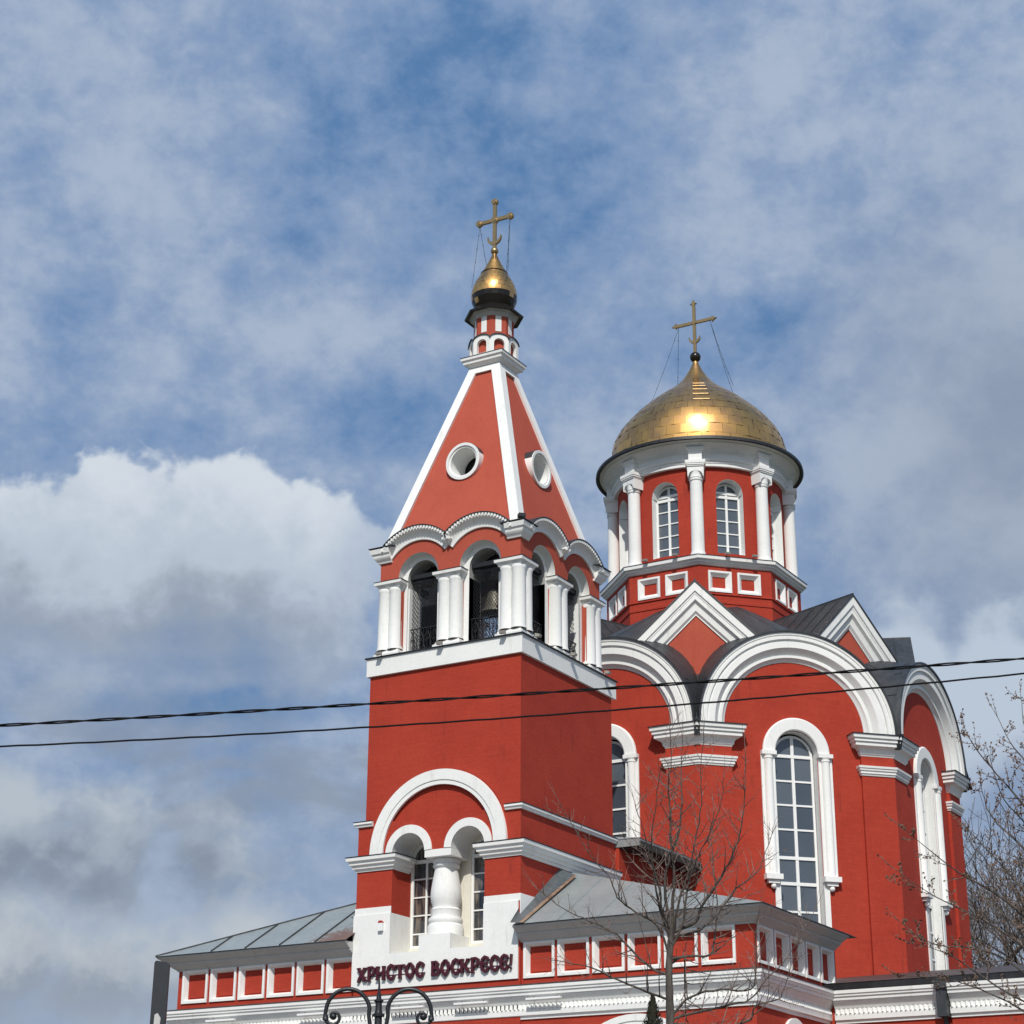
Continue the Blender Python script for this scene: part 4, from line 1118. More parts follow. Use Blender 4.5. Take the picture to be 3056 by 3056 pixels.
for F, hs in ((FW0, pf), (FW0, pl_), (FWR, pr_)):
    for h in hs:
        f = MB(); panel_frame(f, F, h, rec, .05, .05, .085); f.build('panel_frame', 'white_plaster', wing)
b = MB(); b.box(WXL, WXR, 0, YM + .2, 0, 9.56)
b.build('porch_wall', 'red_stucco', wing)
cpath = [(WXL, YM), (WXL, 0), (WXR, 0), (WXR, YM - .0)]
b = MB(); b.ring(cpath, corn, False); dentils(b, (WXL + .1, 0), (WXR, 0)); dentils(b, (WXR, 0), (WXR, 5.6))
b.build('lower_cornice', 'white_plaster', wing)
b = MB(); b.ring(cpath, [(0, 9.64), (.40, 9.605), (.40, 9.622), (0, 9.70)], False); b.build('flashing', 'brown_roof_metal', wing)
eprof = [(0, 10.96), (.05, 10.96), (.055, 11.00), (.10, 11.02), (.27, 11.15), (.30, 11.16), (.30, 11.22), (.36, 11.24), (.50, 11.34), (.56, 11.37), (.57, 11.42), (0, 11.44)]
for nm, p in (('eave_cornice', [(.05, 0), (WXR, 0), (WXR, 6.3)]), ('eave_cornice', [(WXL, 6.3), (WXL, 0), (-6.25, 0)])):
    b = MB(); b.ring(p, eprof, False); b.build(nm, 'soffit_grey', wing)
APX = (0.02, 3.2, 13.70)
ez = 11.445
b = MB()
b.add([(.15, -.62, ez), (8.50, -.62, ez), APX, (8.50, 7.0, ez), (0.02, 7.0, ez), (.02, 0, ez + .3)], [(0, 1, 2), (1, 3, 2), (3, 4, 2), (0, 2, 5)])
rr_ = b.build('hipped_roof', 'pale_roof_metal', wing)
b = MB(); b.ring([(.1, 0), (WXR, 0), (WXR, 6.5)], [(.54, 11.425), (.605, 11.42), (.61, 11.45), (.54, 11.455)], False); b.build('eave_edge', 'dark_roof_metal', rr_)
b = MB()
def rp(x, s):                                           # point on the front slope, s = 0 at the eave, 1 on the hip line
    t = (x - APX[0]) / (8.5 - APX[0]); e = Vector((x, -.62, ez + .012)); hp = Vector(APX).lerp(Vector((8.5, -.62, ez)), t) + Vector((0, 0, .012)); return e.lerp(hp, s)
for x_ in (1.7, 3.1, 4.5, 5.9, 7.3):
    q0 = rp(x_, 0)
    hp = rp(x_, 1); b.bar(q0, hp, .03, .03)
b.build('roof_seam', 'pale_roof_metal', rr_)
b = MB()
b.add([(.005, -.02, 12.10), (.005, 2.45, 13.72), (.55, 2.62, 13.48), (.36, -.66, 11.47), (.02, -.66, 11.50)], [(0, 4, 3, 2, 1)])
b.build('flank_flashing', 'grey_roof_metal', rr_)
b = MB(); b.add([(.34, -.67, 11.475), (.50, -.67, 11.466), (.64, 2.55, 13.43), (.53, 2.63, 13.50)], [(0, 1, 2, 3)]); b.build('valley_flashing', 'valley_rust', rr_)
APL = (-6.02, 3.2, 13.70)
b = MB()
b.add([(-14.2, -.62, ez), (-6.2, -.62, ez), APL, (-14.2, 7.0, ez), (-6.02, 7.0, ez)], [(0, 1, 2), (3, 0, 2), (4, 3, 2)])
rl_ = b.build('hipped_roof', 'rusty_roof_metal', wing)
b = MB(); b.ring([(WXL, 6.5), (WXL, 0), (-6.25, 0)], [(.54, 11.425), (.605, 11.42), (.61, 11.45), (.54, 11.455)], False); b.build('eave_edge', 'dark_roof_metal', rl_)
b = MB()
for x_ in (-11.77, -10.33, -8.89, -7.44):
    t = (x_ - (-6.02)) / (-14.2 + 6.02)
    # seams climb the front slope at right angles to the eave
    p0 = Vector((x_, -.62, ez + .015)); hp = Vector(APL).lerp(Vector((-14.2, -.62, ez)), t) + Vector((0, 0, .015)); b.bar(p0, hp, .05, .05)
b.bar((-14.2, -.62, ez + .015), Vector(APL) + Vector((0, 0, .015)), .05, .05)
b.build('roof_seam', 'dark_roof_metal', rl_)
# arched heads of the ground floor openings that just reach the picture
for F, c_, r0, w_ in ((FW0, 4.0, 2.35, .33), (FW0, -10.0, 2.35, .33), (FWR, 2.75, .70, .30)):
    b = MB(); zc = 8.58 - r0 - w_ if r0 > 1 else 8.52 - r0 - w_
    b.sweep(F, [(c_ - r0, 1.0)] + arc(c_, zc, r0, seg=32) + [(c_ + r0, 1.0)], [(0, -.02), (0, .06), (.12, .06), (.13, .09), (w_, .09), (w_, -.02)])
    ao = b.build('door_arch', 'white_plaster', wing, 35)
    g = MB(); g.sheet(F, arch(c_, r0 * .9, .8, zc, 20), (), .01); g.build('arched_opening', 'curtained_glass', ao)

# ================================================================== THINGS ON THE BUILDINGS
# letters of the Easter greeting
sign = thing('wall_lettering', 'dark red metal letters of an Easter greeting on the white tower base', 'lettering', (-3.05, -.3, 10.1))
GL = {                                                  # strokes: list of (points, half width)
 'Х': (1.0, [([(.10, 0), (.30, .0)], .07), ([(.22, .05), (.80, .95)], .13), ([(.20, .95), (.84, .05)], .13), ([(.06, .94), (.36, .94)], .06), ([(.66, .94), (.96, .94)], .06), ([(.68, .06), (1.0, .06)], .06)]),
 'Р': (.86, [([(.22, -.05), (.22, 1)], .12), ([(.08, .94), (.50, .97), (.74, .85), (.76, .62), (.56, .44), (.30, .42)], .10), ([(.06, -.02), (.38, -.02)], .05)]),
 'И': (.98, [([(.20, 0), (.20, 1)], .125), ([(.78, 0), (.78, 1)], .125), ([(.20, .40), (.78, .60)], .08), ([(.04, .95), (.36, .95)], .05), ([(.62, .95), (.94, .95)], .05), ([(.04, .05), (.36, .05)], .05), ([(.62, .05), (.94, .05)], .05)]),
 'С': (.88, [([(.80, .78), (.70, .93), (.50, 1.0), (.28, .86), (.16, .5), (.28, .14), (.50, .0), (.72, .08), (.82, .30)], .115), ([(.74, .62), (.84, .92)], .07)]),
 'Т': (.98, [([(.49, 0), (.49, .95)], .125), ([(.04, .92), (.94, .92)], .08), ([(.08, .70), (.08, .96)], .06), ([(.90, .70), (.90, .96)], .06), ([(.34, .03), (.64, .03)], .05)]),
 'О': (.92, [([(.46, 1.02), (.20, .78), (.12, .5), (.20, .22), (.46, -.02), (.72, .22), (.80, .5), (.72, .78), (.46, 1.02)], .115)]),
 'В': (.90, [([(.20, 0), (.20, 1)], .125), ([(.06, .94), (.50, .96), (.68, .80), (.56, .60), (.26, .54)], .09), ([(.26, .54), (.66, .48), (.80, .26), (.62, .06), (.08, .04)], .11)]),
 'К': (.96, [([(.20, 0), (.20, 1)], .125), ([(.28, .46), (.62, .70), (.74, .96)], .10), ([(.34, .52), (.62, .34), (.84, .02)], .115), ([(.04, .95), (.36, .95)], .05), ([(.62, .95), (.92, .95)], .05), ([(.04, .05), (.36, .05)], .05)]),
 'Е': (.88, [([(.80, .76), (.68, .94), (.48, 1.0), (.28, .86), (.16, .5), (.28, .14), (.50, .0), (.72, .08), (.82, .28)], .115), ([(.18, .50), (.66, .54)], .08), ([(.64, .42), (.70, .66)], .06)]),
 '!': (.40, [([(.18, .32), (.24, 1.04)], .085), ([(.16, .02), (.18, .13)], .09)]),
}
FL = frame((0, -.20), (1, 0), (0, -1))
text = 'ХРИСТОС ВОСКРЕСЕ!'
tw = sum(GL[c_][0] if c_ != ' ' else .62 for c_ in text)
su = 5.90 / tw; zh = .44; ux = -6.03
for c_ in text:
    if c_ == ' ': ux += .62 * su; continue
    w_, st = GL[c_]; b = MB()
    for i, (pts, hwid) in enumerate(st):
        P2 = [(ux + p[0] * su, 10.12 + p[1] * zh + (ux + 6.03) * .006) for p in pts]
        hh = hwid * su * .98
        b.sweep(FL, P2, [(-hh, -.05), (-hh, .03 + i * .0022), (hh, .03 + i * .0022), (hh, -.05), (-hh, -.05)])
    b.build('exclamation_mark' if c_ == '!' else 'letter', 'maroon_letter', sign)
    ux += w_ * su
b = MB(); b.fbox(FL, -6.0, -3.4, 10.26, 10.275, -.06, -.04); b.fbox(FL, -3.1, -.2, 10.29, 10.305, -.06, -.04); b.fbox(FL, -5.9, -5.87, 10.2, 10.4, -.10, -.05); b.fbox(FL, -.4, -.37, 10.2, 10.4, -.10, -.05)
b.build('rail', 'maroon_letter', sign)
# alarm siren on the white slab
al = thing('alarm_siren', 'small white alarm box with red lens left of the niche', 'alarm', (-5.15, -.15, 11.7))
Fz = shifted(FRONT, 0, .135)
b = MB(); b.fbox(Fz, -5.24, -5.06, 11.70, 11.95, 0, .10); b.build('housing', 'white_paint', al)
b = MB(); q = [(-5.24, 11.95), (-5.06, 11.95), (-5.075, 12.0), (-5.10, 12.03), (-5.20, 12.03), (-5.225, 12.0)]; b.plate(Fz, q, 0, .095); b.build('lens', 'red_lens', al)
# bells
def bell(x_, y_, z_, r, label):
    t = thing('bell', label, 'bell', (x_, y_, z_), 'bells in the belfry')
    b = MB(); h = r * 1.75
    b.lathe(x_, y_, [(r, z_), (r * .98, z_ + h * .04), (r * .80, z_ + h * .20), (r * .66, z_ + h * .42), (r * .58, z_ + h * .68), (r * .52, z_ + h * .84), (r * .34, z_ + h * .95), (0.001, z_ + h)], 24)
    b.lathe(x_, y_, [(r * .93, z_ + .005), (r * .55, z_ + h * .5), (.001, z_ + h * .8)], 24)
    b.build('body', 'bell_bronze', t, 40)
    b = MB(); b.tube([(x_, y_, z_ + h), (x_, y_, 25.24)], .022, 6); b.tube([(x_ - .05, y_, z_ + h + .05), (x_ + .05, y_, z_ + h + .05)], .02, 6); b.build('hanger', 'black_iron', t)
    b = MB(); b.tube([(x_, y_, z_ + h * .7), (x_, y_, z_ - r * .1)], r * .05, 6); b.lathe(x_, y_, [(.001, z_ - r * .25), (r * .13, z_ - r * .1), (.001, z_ + r * .05)], 8); b.build('clapper', 'black_iron', t)
bell(-5.02, 1.15, 23.85, .13, 'small bell hanging leftmost of three in the left front arch of the belfry')
bell(-4.68, 1.2, 23.85, .15, 'small bell hanging middle of three in the left front arch of the belfry')
bell(-4.33, 1.15, 23.82, .17, 'small bell hanging rightmost of three in the left front arch of the belfry')
bell(-2.35, 1.2, 23.75, .20, 'medium bell hanging upper left behind the right front arch of the belfry')
bell(-1.75, 1.2, 23.70, .22, 'medium bell hanging upper right behind the right front arch of the belfry')
bell(-1.95, 1.55, 22.55, .50, 'largest pale bell hanging low behind the right front arch of the belfry')
bell(-1.15, 4.55, 23.35, .27, 'dark bell hanging in the far arch on the right side of the belfry')
# small floodlights
def floodlight(p, n, label, grp):
    t = thing('floodlight', label, 'floodlight', p, grp)
    n = Vector((n[0], n[1], 0)).normalized(); p = Vector(p)
    F = frame((p.x, p.y), (-n.y, n.x), (n.x, n.y))
    b = MB(); b.tube([F(0, p.z - .02, -.10), F(0, p.z + .06, .02), F(0, p.z + .05, .12)], .014, 6); b.build('arm', 'black_iron', t)
    b = MB(); c0 = F(0, p.z + .05, .18)
    b.hexa([F(-.10, p.z + .00, .10), F(.10, p.z + .00, .10), F(.08, p.z - .01, .26), F(-.08, p.z - .01, .26), F(-.10, p.z + .12, .10), F(.10, p.z + .12, .10), F(.08, p.z + .07, .28), F(-.08, p.z + .07, .28)])
    b.build('housing', 'floodlight_body', t)
for (p, n, w_) in [((-5.5, -.12, 21.10), (0, -1), 'left front pillar'), ((-3.03, -.12, 21.10), (0, -1), 'middle front pillar'), ((-.55, -.12, 21.10), (0, -1), 'near corner pillar, street side'),
                   ((.12, .62, 21.10), (1, 0), 'near corner pillar, church side'), ((.12, 3.1, 21.10), (1, 0), 'middle pillar of the right side'), ((.12, 5.6, 21.10), (1, 0), 'far pillar of the right side')]:
    floodlight(p, n, 'small floodlight on the belfry ledge below the ' + w_, 'floodlights on the belfry ledge')
for k, u_, w_ in ((0, .75, 'right panel of the left drum face'), (0, -.65, 'left panel of the left drum face'), (1, -.45, 'left panel of the right drum face'), (1, .75, 'right panel of the right drum face')):
    q = DF[k](u_, 0, .28); a = -pi / 2 + k * pi / 4
    floodlight((q.x, q.y, 29.47), (cos(a), sin(a)), 'small floodlight on the drum cornice above the ' + w_, 'floodlights on the drum cornice')
t = thing('spotlight', 'black spotlight on the near corner of the wavy belfry cornice', 'spotlight', (-.1, .1, 25.2))
b = MB(); F = frame((-.02, .02), (.707, .707), (.707, -.707)); b.fbox(F, -.11, .13, 25.22, 25.35, -.10, .12); b.build('housing', 'black_iron', t)
b = MB(); b.tube([F(0, 25.12, -.05), F(0, 25.24, -.02)], .03, 6); b.build('bracket', 'black_iron', t)
# linear luminaires under the lower cornice
for x0, w_ in ((-12.0, 'far left, beyond the lamp post'), (-8.2, 'left of the tower, over the lamp arm'), (-4.5, 'just right of the lamp post'), (-2.15, 'below the end of the lettering'), (.45, 'right of the tower corner')):
    t = thing('linear_light', 'white strip light under the lower cornice, ' + w_, 'strip light', (x0 + .6, -.5, 9.2), 'strip lights under the cornice')
    b = MB(); b.box(x0, x0 + 1.2, -.42, -.30, 9.15, 9.21); b.build('housing', 'white_paint', t)
    b = MB(); b.tube([(x0 + .2, -.36, 9.20), (x0 + .2, -.20, 9.26)], .012, 5); b.tube([(x0 + 1.0, -.36, 9.20), (x0 + 1.0, -.20, 9.26)], .012, 5); b.build('bracket', 'black_iron', t)

# ================================================================== STREET LAMP
lx, ly = 16.77, -32.34
lamp = thing('street_lamp', 'black cast iron lamp post with two scrolled arms in front of the tower', 'street lamp', (lx, ly, .12))
b = MB(); b.lathe(lx, ly, [(.20, .12), (.20, .35), (.15, .42), (.13, .9), (.09, 1.0), (.07, 1.1), (.055, 3.2), (.05, 4.15), (.062, 4.17), (.062, 4.21), (.048, 4.23), (.048, 4.48), (.075, 4.49), (.075, 4.515), (.052, 4.53), (.042, 4.57), (.042, 4.66), (.060, 4.67), (.060, 4.69), (.035, 4.70), (.028, 4.75), (.028, 4.77), (.018, 4.78), (.014, 4.85), (.012, 4.90), (.004, 4.98)], 16)
b.build('post', 'lamp_iron', lamp, 40)
FLm = frame((lx, ly), (RX.x, RX.y), (RX.y, -RX.x))
for s_ in (-1, 1):
    b = MB()
    pts = [(.10, 4.00), (.10, 4.30), (.12, 4.42)] + [(.385 - .275 * cos(t), 4.47 + .28 * sin(t)) for t in [radians(10 + 165 * q / 14) for q in range(15)]]
    cx2, cz2 = .385 + .275, 4.47
    # inner scroll
    pts += [(.56 + r_ * cos(t), 4.405 + r_ * sin(t)) for r_, t in [(.112 - .080 * q / 18, radians(2 - 372 * q / 18)) for q in range(19)]]
    rad = [.026] * 3 + [.027] * 15 + [.023 - .004 * q / 18 for q in range(19)]
    b.tube([FLm(s_ * p[0], p[1] + .075, 0) for p in pts], rad, 8)
    q = FLm(s_ * .565, 4.485, 0); b.lathe(q.x, q.y, [(.001, 4.485 - .043)] + [(.043 * sin(pi * w / 8), 4.485 - .043 * cos(pi * w / 8)) for w in range(1, 8)] + [(.001, 4.485 + .043)], 10)
    q = FLm(s_ * .662, 0, 0); b.lathe(q.x, q.y, [(.03, 4.505), (.038, 4.44), (.038, 4.47), (.03, 4.48)], 10)
    b.fbox(FLm, min(s_ * .03, s_ * .15), max(s_ * .03, s_ * .15), 4.30, 4.33, -.02, .02)
    ar_ = b.build('scroll_arm', 'lamp_iron', lamp, 50)
    b = MB(); q = FLm(s_ * .56, 0, 0); b.lathe(q.x, q.y, [(.015, 4.375), (.03, 4.26), (.05, 4.15), (.06, 4.05), (.16, 3.98), (.18, 3.94), (.001, 3.93)], 14); b.build('lamp_hood', 'lamp_iron', ar_, 40)

# ================================================================== OVERHEAD CABLES
o30 = Vector((15.618, -27.151, 0)); rt = Vector((.861648, .507507, 0))
def cable_z(t, c): return c[0] * t * t + c[1] * t + c[2]
uc_ = (6.79e-4, 7.342e-2, 10.106); lc_ = (1.868e-3, 7.894e-2, 9.728)
b = MB()
for ph in (0, pi):                                      # two strands twisted round each other
    pts = []
    for q in range(-150, 151):
        t = q * .16; a = t * 4.2 + ph
        pts.append(o30 + rt * t + Vector((0, 0, cable_z(t, uc_) + .016 * sin(a))) + rt.cross(Vector((0, 0, 1))) * .016 * cos(a))
    b.tube(pts, .014, 5)
tag(b.build('overhead_cable', 'black_cable'), 'upper of two black overhead cables, thicker and twisted from two strands', 'cable', 'overhead cables')
b = MB(); b.tube([o30 + rt * (q * .3) + Vector((0, 0, cable_z(q * .3, lc_) + .004 * sin(q * 2.1))) for q in range(-80, 81)], .0155, 6)
tag(b.build('overhead_cable', 'black_cable'), 'lower of two black overhead cables, thinner, crossing the tower shaft', 'cable', 'overhead cables')

# ================================================================== DISPLAY BOX at the left edge of the building
px_, py_ = 15.26, -34.76
bx = thing('display_box', 'dark grey street display box seen edge on at the left end of the low wing', 'display box', (px_, py_, .12))
F = frame((px_, py_), (RX.x, RX.y), (RX.y, -RX.x))
r_ = .03; o_ = []
for cx_, cz_, a0 in ((.088, 4.955 - r_, 0), (-.088, 4.975 - r_, pi / 2)):
    o_ += [(cx_ - (r_ if cx_ > 0 else -r_) + r_ * cos(a0 + w * pi / 8), cz_ + r_ * sin(a0 + w * pi / 8)) for w in range(5)]
o_ += [(-.105, 2.2), (.075, 2.2)]
b = MB(); b.plate(F, o_, -.10, 0.0); b.build('casing', 'dark_panel', bx)
b = MB(); b.plate(F, [(-.045, 4.15), (.025, 4.13), (.035, 4.30), (-.005, 4.36), (-.04, 4.34)], .003, .02); b.build('nameplate', 'soffit_grey', bx)
b = MB(); b.fbox(F, -.06, .04, .12, 2.2, -.08, -.02); b.build('post', 'dark_panel', bx)

# ================================================================== TREES
FRONT_LIMBS=[[[17.76,-25.92,-0.1],[17.73,-25.92,2.5],[17.71,-25.92,4.99],[17.71,-25.92,5.44],[17.71,-25.92,5.83],[17.74,-25.9,6.22],[17.77,-25.88,6.46]],[[17.77,-25.88,6.46],[17.81,-25.94,6.81],[17.88,-25.99,7.2],[17.88,-26.09,7.58],[17.91,-26.17,7.97],[17.95,-26.25,8.26],[17.98,-26.34,8.55],[18.07,-26.4,8.86],[18.1,-26.48,9.44]],[[17.75,-25.89,6.38],[17.7,-26.09,6.63],[17.76,-26.25,6.9],[17.76,-26.45,7.17],[17.76,-26.66,7.5],[17.78,-26.86,7.8],[17.76,-27.08,8.12]],[[17.73,-25.9,6.3],[17.7,-25.97,7.01],[17.77,-25.97,7.41],[17.95,-25.93,7.91],[18.01,-25.94,8.42],[18.03,-25.99,8.83],[18.09,-26.01,9.34]],[[17.79,-25.87,6.36],[18.11,-25.8,6.5],[18.27,-25.85,6.74],[18.54,-25.84,7.06],[18.8,-25.84,7.46],[18.97,-25.89,7.86],[19.1,-25.98,8.39],[19.19,-26.09,8.98]],[[17.77,-25.88,6.32],[17.93,-25.97,6.79],[18.14,-26.05,7.2],[18.32,-26.17,7.63],[18.51,-26.29,8.2],[18.59,-26.47,8.66],[18.74,-26.62,9.22]],[[17.71,-25.92,6.04],[17.58,-26.04,6.45],[17.32,-26.23,6.64],[17.1,-26.41,6.87],[17.01,-26.52,7.19],[16.79,-26.71,7.5],[16.41,-26.98,8.29]],[[17.73,-25.91,5.94],[17.99,-25.58,6.03],[18.14,-25.29,6.09],[18.15,-25.07,6.71],[18.07,-24.9,7.15],[17.95,-24.74,7.81],[17.91,-24.54,8.5]],[[17.76,-25.89,6.28],[18.09,-25.57,6.42],[18.32,-25.29,6.76],[18.47,-25.05,7.09],[18.71,-24.75,7.37],[18.81,-24.53,7.77],[18.86,-24.34,8.11]],[[17.7,-25.92,5.71],[17.36,-25.99,5.88],[16.91,-26.1,6.35],[16.49,-26.18,6.58],[16.07,-26.26,6.8],[15.64,-26.34,7.13]],[[17.72,-25.91,5.11],[18.05,-25.84,5.39],[18.47,-25.72,5.47],[18.91,-25.6,5.46],[19.04,-25.68,5.77],[19.1,-25.78,6.23],[19.21,-25.87,6.6]],[[17.72,-25.92,5.05],[18.2,-25.61,5.21],[18.54,-25.4,5.29],[18.74,-25.26,5.37],[18.96,-25.11,5.65],[19.27,-24.91,6.04],[19.6,-24.7,6.65]],[[17.71,-25.92,4.99],[18.4,-25.61,4.93],[18.82,-25.47,5.04],[18.93,-25.51,5.23],[19.28,-25.43,5.32],[19.39,-25.48,5.48],[19.66,-25.44,6.14]],[[17.7,-25.92,5.34],[17.3,-26.45,5.52],[16.93,-27.01,5.74],[16.66,-27.53,5.79]],[[17.74,-25.9,6.22],[17.66,-26.15,6.79],[17.69,-26.36,7.35],[17.78,-26.56,7.71],[17.94,-26.72,8.17],[18.08,-26.89,8.53]],[[17.75,-25.9,6.12],[17.96,-25.89,6.5],[18.07,-25.96,6.98],[18.24,-26.01,7.36],[18.48,-26.02,7.74],[18.72,-26.03,8.22],[18.82,-26.13,8.58]],[[17.72,-25.92,5.87],[17.81,-25.58,6.0],[17.68,-25.33,5.5],[17.58,-25.06,5.14],[17.55,-24.72,5.0]]]
RIGHT_LIMBS=[[[21.47,-17.9,-0.1],[21.47,-17.9,4.98],[21.52,-17.87,5.88],[21.58,-17.84,6.99],[21.67,-17.78,8.7],[21.78,-17.72,10.17]],[[21.53,-17.87,6.34],[21.55,-17.62,8.74],[21.07,-17.68,9.57],[20.62,-17.71,10.21],[20.26,-17.7,10.77],[20.05,-17.59,11.18]],[[21.67,-17.78,8.7],[21.22,-17.69,10.25],[20.88,-17.54,10.83],[20.58,-17.36,11.53]],[[21.63,-17.81,7.74],[21.02,-17.82,8.76],[20.48,-17.79,9.41],[20.26,-17.57,10.08]],[[21.56,-17.85,6.8],[20.87,-18.61,7.68],[20.19,-19.37,8.19],[19.53,-20.11,8.88]],[[21.54,-17.86,6.34],[20.64,-18.61,7.23],[19.76,-19.35,7.76],[19.28,-19.85,8.19]],[[21.51,-17.88,5.88],[20.51,-18.32,6.81],[19.51,-18.76,7.01],[18.99,-18.92,7.41]],[[21.49,-17.89,5.61],[20.44,-18.24,6.27],[19.67,-18.42,6.86],[19.03,-18.53,7.08]],[[21.48,-17.9,5.34],[20.55,-18.03,6.01],[19.65,-18.15,6.42],[18.71,-18.29,6.56]],[[21.64,-17.8,8.51],[21.35,-17.53,9.96],[21.11,-17.23,11.08],[20.98,-16.87,11.91]],[[21.65,-17.8,8.12],[21.33,-18.46,9.0],[21.12,-19.07,9.39],[21.08,-19.57,9.96]],[[21.58,-17.84,6.99],[21.02,-18.05,7.95],[20.46,-18.25,8.74],[20.12,-18.33,9.15]],[[21.55,-17.86,6.43],[21.12,-17.91,7.39],[20.72,-17.95,8.18],[20.56,-17.84,8.99]],[[21.57,-17.84,6.8],[22.18,-17.47,8.7],[22.48,-17.29,10.18]],[[21.59,-17.83,7.27],[22.51,-17.85,8.13],[23.24,-17.98,9.46]]]

def twig(b, p, d, L, r, rng, up, n=5, wig=.18, buds=None, seg=4):
    """one bare shoot, bending upwards; returns its points"""
    p = Vector(p); d = Vector(d).normalized(); pts = [p.copy()]; rad = [r]
    for i in range(n):
        d = (d + Vector((rng.uniform(-wig, wig), rng.uniform(-wig, wig), rng.uniform(-wig, wig) + up))).normalized()
        p = p + d * (L / n); pts.append(p.copy()); rad.append(max(.0022, r * (1 - .75 * (i + 1) / n)))
    b.tube(pts, rad, seg, cap=False)
    if buds is not None:
        for q in range(1, n + 1):
            for _ in range(rng.choice((1, 2, 2, 3)) if q > 1 else 1):
                c_ = pts[q] + Vector((rng.uniform(-.02, .02), rng.uniform(-.02, .02), rng.uniform(-.015, .025))); s_ = rng.uniform(.012, .030)
                e1 = Vector((rng.uniform(-1, 1), rng.uniform(-1, 1), rng.uniform(-1, 1))).normalized() * s_; e2 = e1.orthogonal().normalized() * s_ * .7
                buds.add([c_ - e1, c_ + e2, c_ + e1, c_ - e2], [(0, 1, 2, 3)])
    return pts
def smooth_path(pts, n=4):
    P = [Vector(p) for p in pts]; P = [P[0] * 2 - P[1]] + P + [P[-1] * 2 - P[-2]]; o = []
    for i in range(1, len(P) - 2):
        for k in range(n):
            t = k / n; a, b_, c_, d_ = P[i - 1], P[i], P[i + 1], P[i + 2]
            o.append(.5 * ((2 * b_) + (c_ - a) * t + (2 * a - 5 * b_ + 4 * c_ - d_) * t * t + (3 * b_ - a - 3 * c_ + d_) * t ** 3))
    o.append(P[-2]); return o
def limbed_tree(name, label, limbs, r0, rng, dens, tw_len, group, budded=False, thin=1.0):
    t = thing(name, label, 'tree', limbs[0][0], group)
    b = MB(); P = smooth_path(limbs[0]); n = len(P)
    b.tube(P, [r0 * (1.15 - .45 * i / (n - 1)) * (1 + .05 * sin(i * 1.7)) for i in range(n)], 10)
    b.build('trunk', 'bark', t, 60)
    lb = MB(); tb = MB(); bd = MB() if budded else None
    for li, l in enumerate(limbs[1:]):
        P = smooth_path(l); n = len(P); rs = r0 * (.46 if li in (0, 2, 3) else .34) * thin
        P = [p + Vector((rng.uniform(-1, 1), rng.uniform(-1, 1), rng.uniform(-1, 1))) * .010 for p in P]; P[0] = Vector(l[0])
        rr = [max(.006, rs * (1 - .85 * i / (n - 1))) for i in range(n)]
        lb.tube(P, rr, 6)
        tot = 0
        for i in range(1, n):
            sg_ = (P[i] - P[i - 1]); L_ = sg_.length; tot += L_
            k = dens * L_; cnt = int(k) + (1 if rng.random() < k - int(k) else 0)
            if i < n * .16: cnt = min(cnt, 1) if rng.random() < .4 else 0
            for _ in range(cnt):
                p = P[i - 1].lerp(P[i], rng.random()); d = sg_.normalized()
                sd = Vector((rng.uniform(-1, 1), rng.uniform(-1, 1), rng.uniform(-.3, .6))); sd = (sd - d * sd.dot(d)).normalized()
                Lt = rng.uniform(.35, 1.0) * tw_len * (1.15 - .6 * i / n)
                pts = twig(tb, p, d * .55 + sd * .85, Lt, min(rr[i] * .55, .0085) + .0025, rng, .10, buds=bd)
                for w in (1, 2, 3, 4):
                    if rng.random() < .55:
                        dd = (pts[w + 1] - pts[w]).normalized()
                        for sg in ((-1, 1) if rng.random() < .5 else (1,)):
                            s2 = dd.cross(Vector((rng.uniform(-1, 1), rng.uniform(-1, 1), .3))).normalized() * sg
                            twig(tb, pts[w], dd * .6 + s2 * .8, Lt * rng.uniform(.16, .42), .0042, rng, .14, 3, buds=bd, seg=3)
        for sg in range(2): twig(tb, P[-1], (P[-1] - P[-2]), tw_len * .5, .005, rng, .06, buds=bd)
    lb.build('limbs', 'bark', t, 60)
    tb.build('twigs', 'twig_bark', t)
    if bd: bd.build('buds', 'bud', t)
    return t
limbed_tree('bare_tree', 'leafless young tree with fine upswept twigs standing before the red church wall', FRONT_LIMBS, .063, random.Random(11), 9.0, .85, 'bare trees')
limbed_tree('budding_tree', 'budding tree reaching in from the right edge, twigs dotted with brown buds', RIGHT_LIMBS, .15, random.Random(5), 5.0, .75, 'bare trees', True, .42)

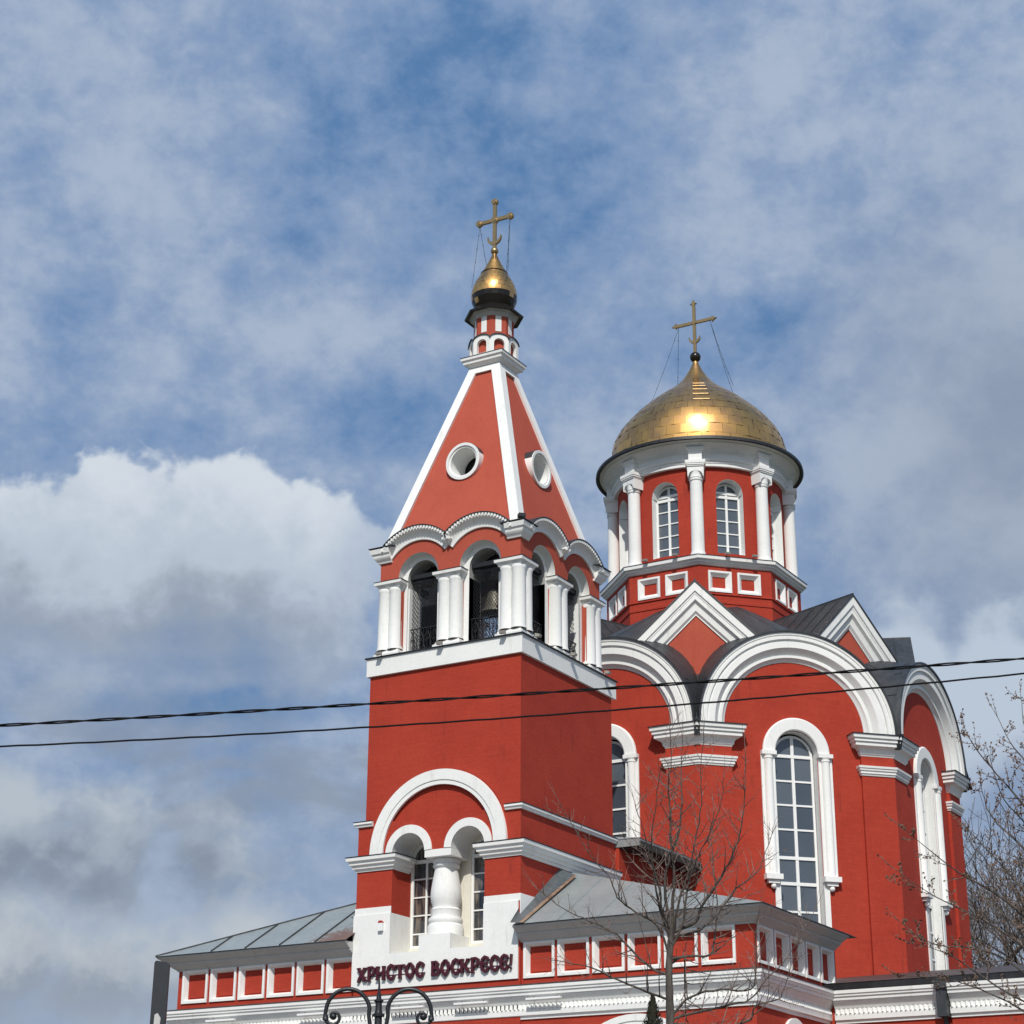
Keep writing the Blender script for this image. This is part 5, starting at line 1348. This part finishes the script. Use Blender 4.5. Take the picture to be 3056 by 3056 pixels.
def wild_tree(name, label, base, H_, r0, seed, group, spread=.36, mat='grey_bark', depth=6, n0=9, z1=.28):
    rng = random.Random(seed); t = thing(name, label, 'tree', base, group)
    tr = MB(); br = MB(); tw = MB(); B = Vector(base)
    P = [B + Vector((rng.uniform(-.1, .1) * i, rng.uniform(-.1, .1) * i, H_ * .55 * i / 6)) for i in range(7)]
    tr.tube(P, [r0 * (1.2 - .75 * i / 6) for i in range(7)], 9)
    def grow(p, d, L, r, lev):
        n = 4; pts = [p]; dd = d
        for i in range(n):
            dd = (dd + Vector((rng.uniform(-1, 1), rng.uniform(-1, 1), rng.uniform(-.6, 1.0))) * .17).normalized(); pts.append(pts[-1] + dd * L / n)
        tgt = br if r > .03 else tw
        tgt.tube(pts, [max(.012, r * (1 - .5 * i / n)) for i in range(n + 1)], 5 if r > .03 else 3, cap=False)
        if lev == 0: return
        kids = 3 if lev > 1 else 4
        for i in range(kids):
            q = rng.choice((2, 3, 4)) if i else 4
            s_ = Vector((rng.uniform(-1, 1), rng.uniform(-1, 1), rng.uniform(-.35, .75)))
            grow(pts[q], (dd * (1.0 if i == 0 else .62) + s_ * (.35 if i == 0 else .75)).normalized(), L * rng.uniform(.62, .82), r * .58, lev - 1)
    for i in range(n0):
        f = z1 + (.98 - z1) * i / (n0 - 1); k = f * 6; p = P[min(5, int(k))].lerp(P[min(6, int(k) + 1)], k - int(k)) if k < 6 else P[6]
        a = i * 2.4 + rng.random(); e = .45 + f * .75
        grow(p, Vector((cos(a) * cos(e), sin(a) * cos(e), sin(e))), H_ * spread * (1.15 - .45 * f), r0 * .42, depth - 1)
    tr.build('trunk', mat, t, 60); br.build('limbs', mat, t, 60); tw.build('twigs', mat, t)
    return t
wild_tree('bare_tree', 'dense leafless tree behind the right corner of the church, its trunk hidden by the church', (2.3, 39.0, 0), 20.5, .34, 3, 'bare trees', .30)
wild_tree('bare_tree', 'dense leafless tree at the right edge of the picture, farthest right behind the church', (7.6, 41.0, 0), 21.5, .36, 8, 'bare trees', .30)
wild_tree('bare_tree', 'low leafless tree between the two dense trees behind the church', (5.0, 47.0, 0), 19.0, .30, 21, 'bare trees', .30)
# thuja whose tip reaches the picture
th_ = thing('thuja', 'dark pointed thuja tip in front of the low wing beside the bare tree trunk', 'shrub', (13.08, -17.16, .05))
b = MB(); b.tube([(13.08, -17.16, 0), (13.08, -17.16, 6.2)], [.09, .02], 8); b.build('trunk', 'bark', th_)
rng = random.Random(2); b = MB()
for i in range(5200):
    z = 6.62 * (1 - rng.random() ** 1.25 * .97); f = (6.62 - z)
    R_ = min(.95, .012 + .16 * f ** 1.0 + .10 * min(1, f * 2)) if f > .05 else .02
    a = rng.random() * 2 * pi; rr = R_ * sqrt(rng.random()) * (1 + .15 * sin(z * 9 + a * 3))
    p = Vector((13.08 + rr * cos(a), -17.16 + rr * sin(a), z)); s_ = .035 + .02 * rng.random()
    dr = Vector((cos(a) * .35, sin(a) * .35, 1)).normalized() * s_ * 1.8; sd = Vector((-sin(a), cos(a), rng.uniform(-.4, .4))).normalized() * s_ * .6
    b.add([p - sd, p + sd, p + dr], [(0, 1, 2)])
b.build('crown', 'thuja_green', th_)
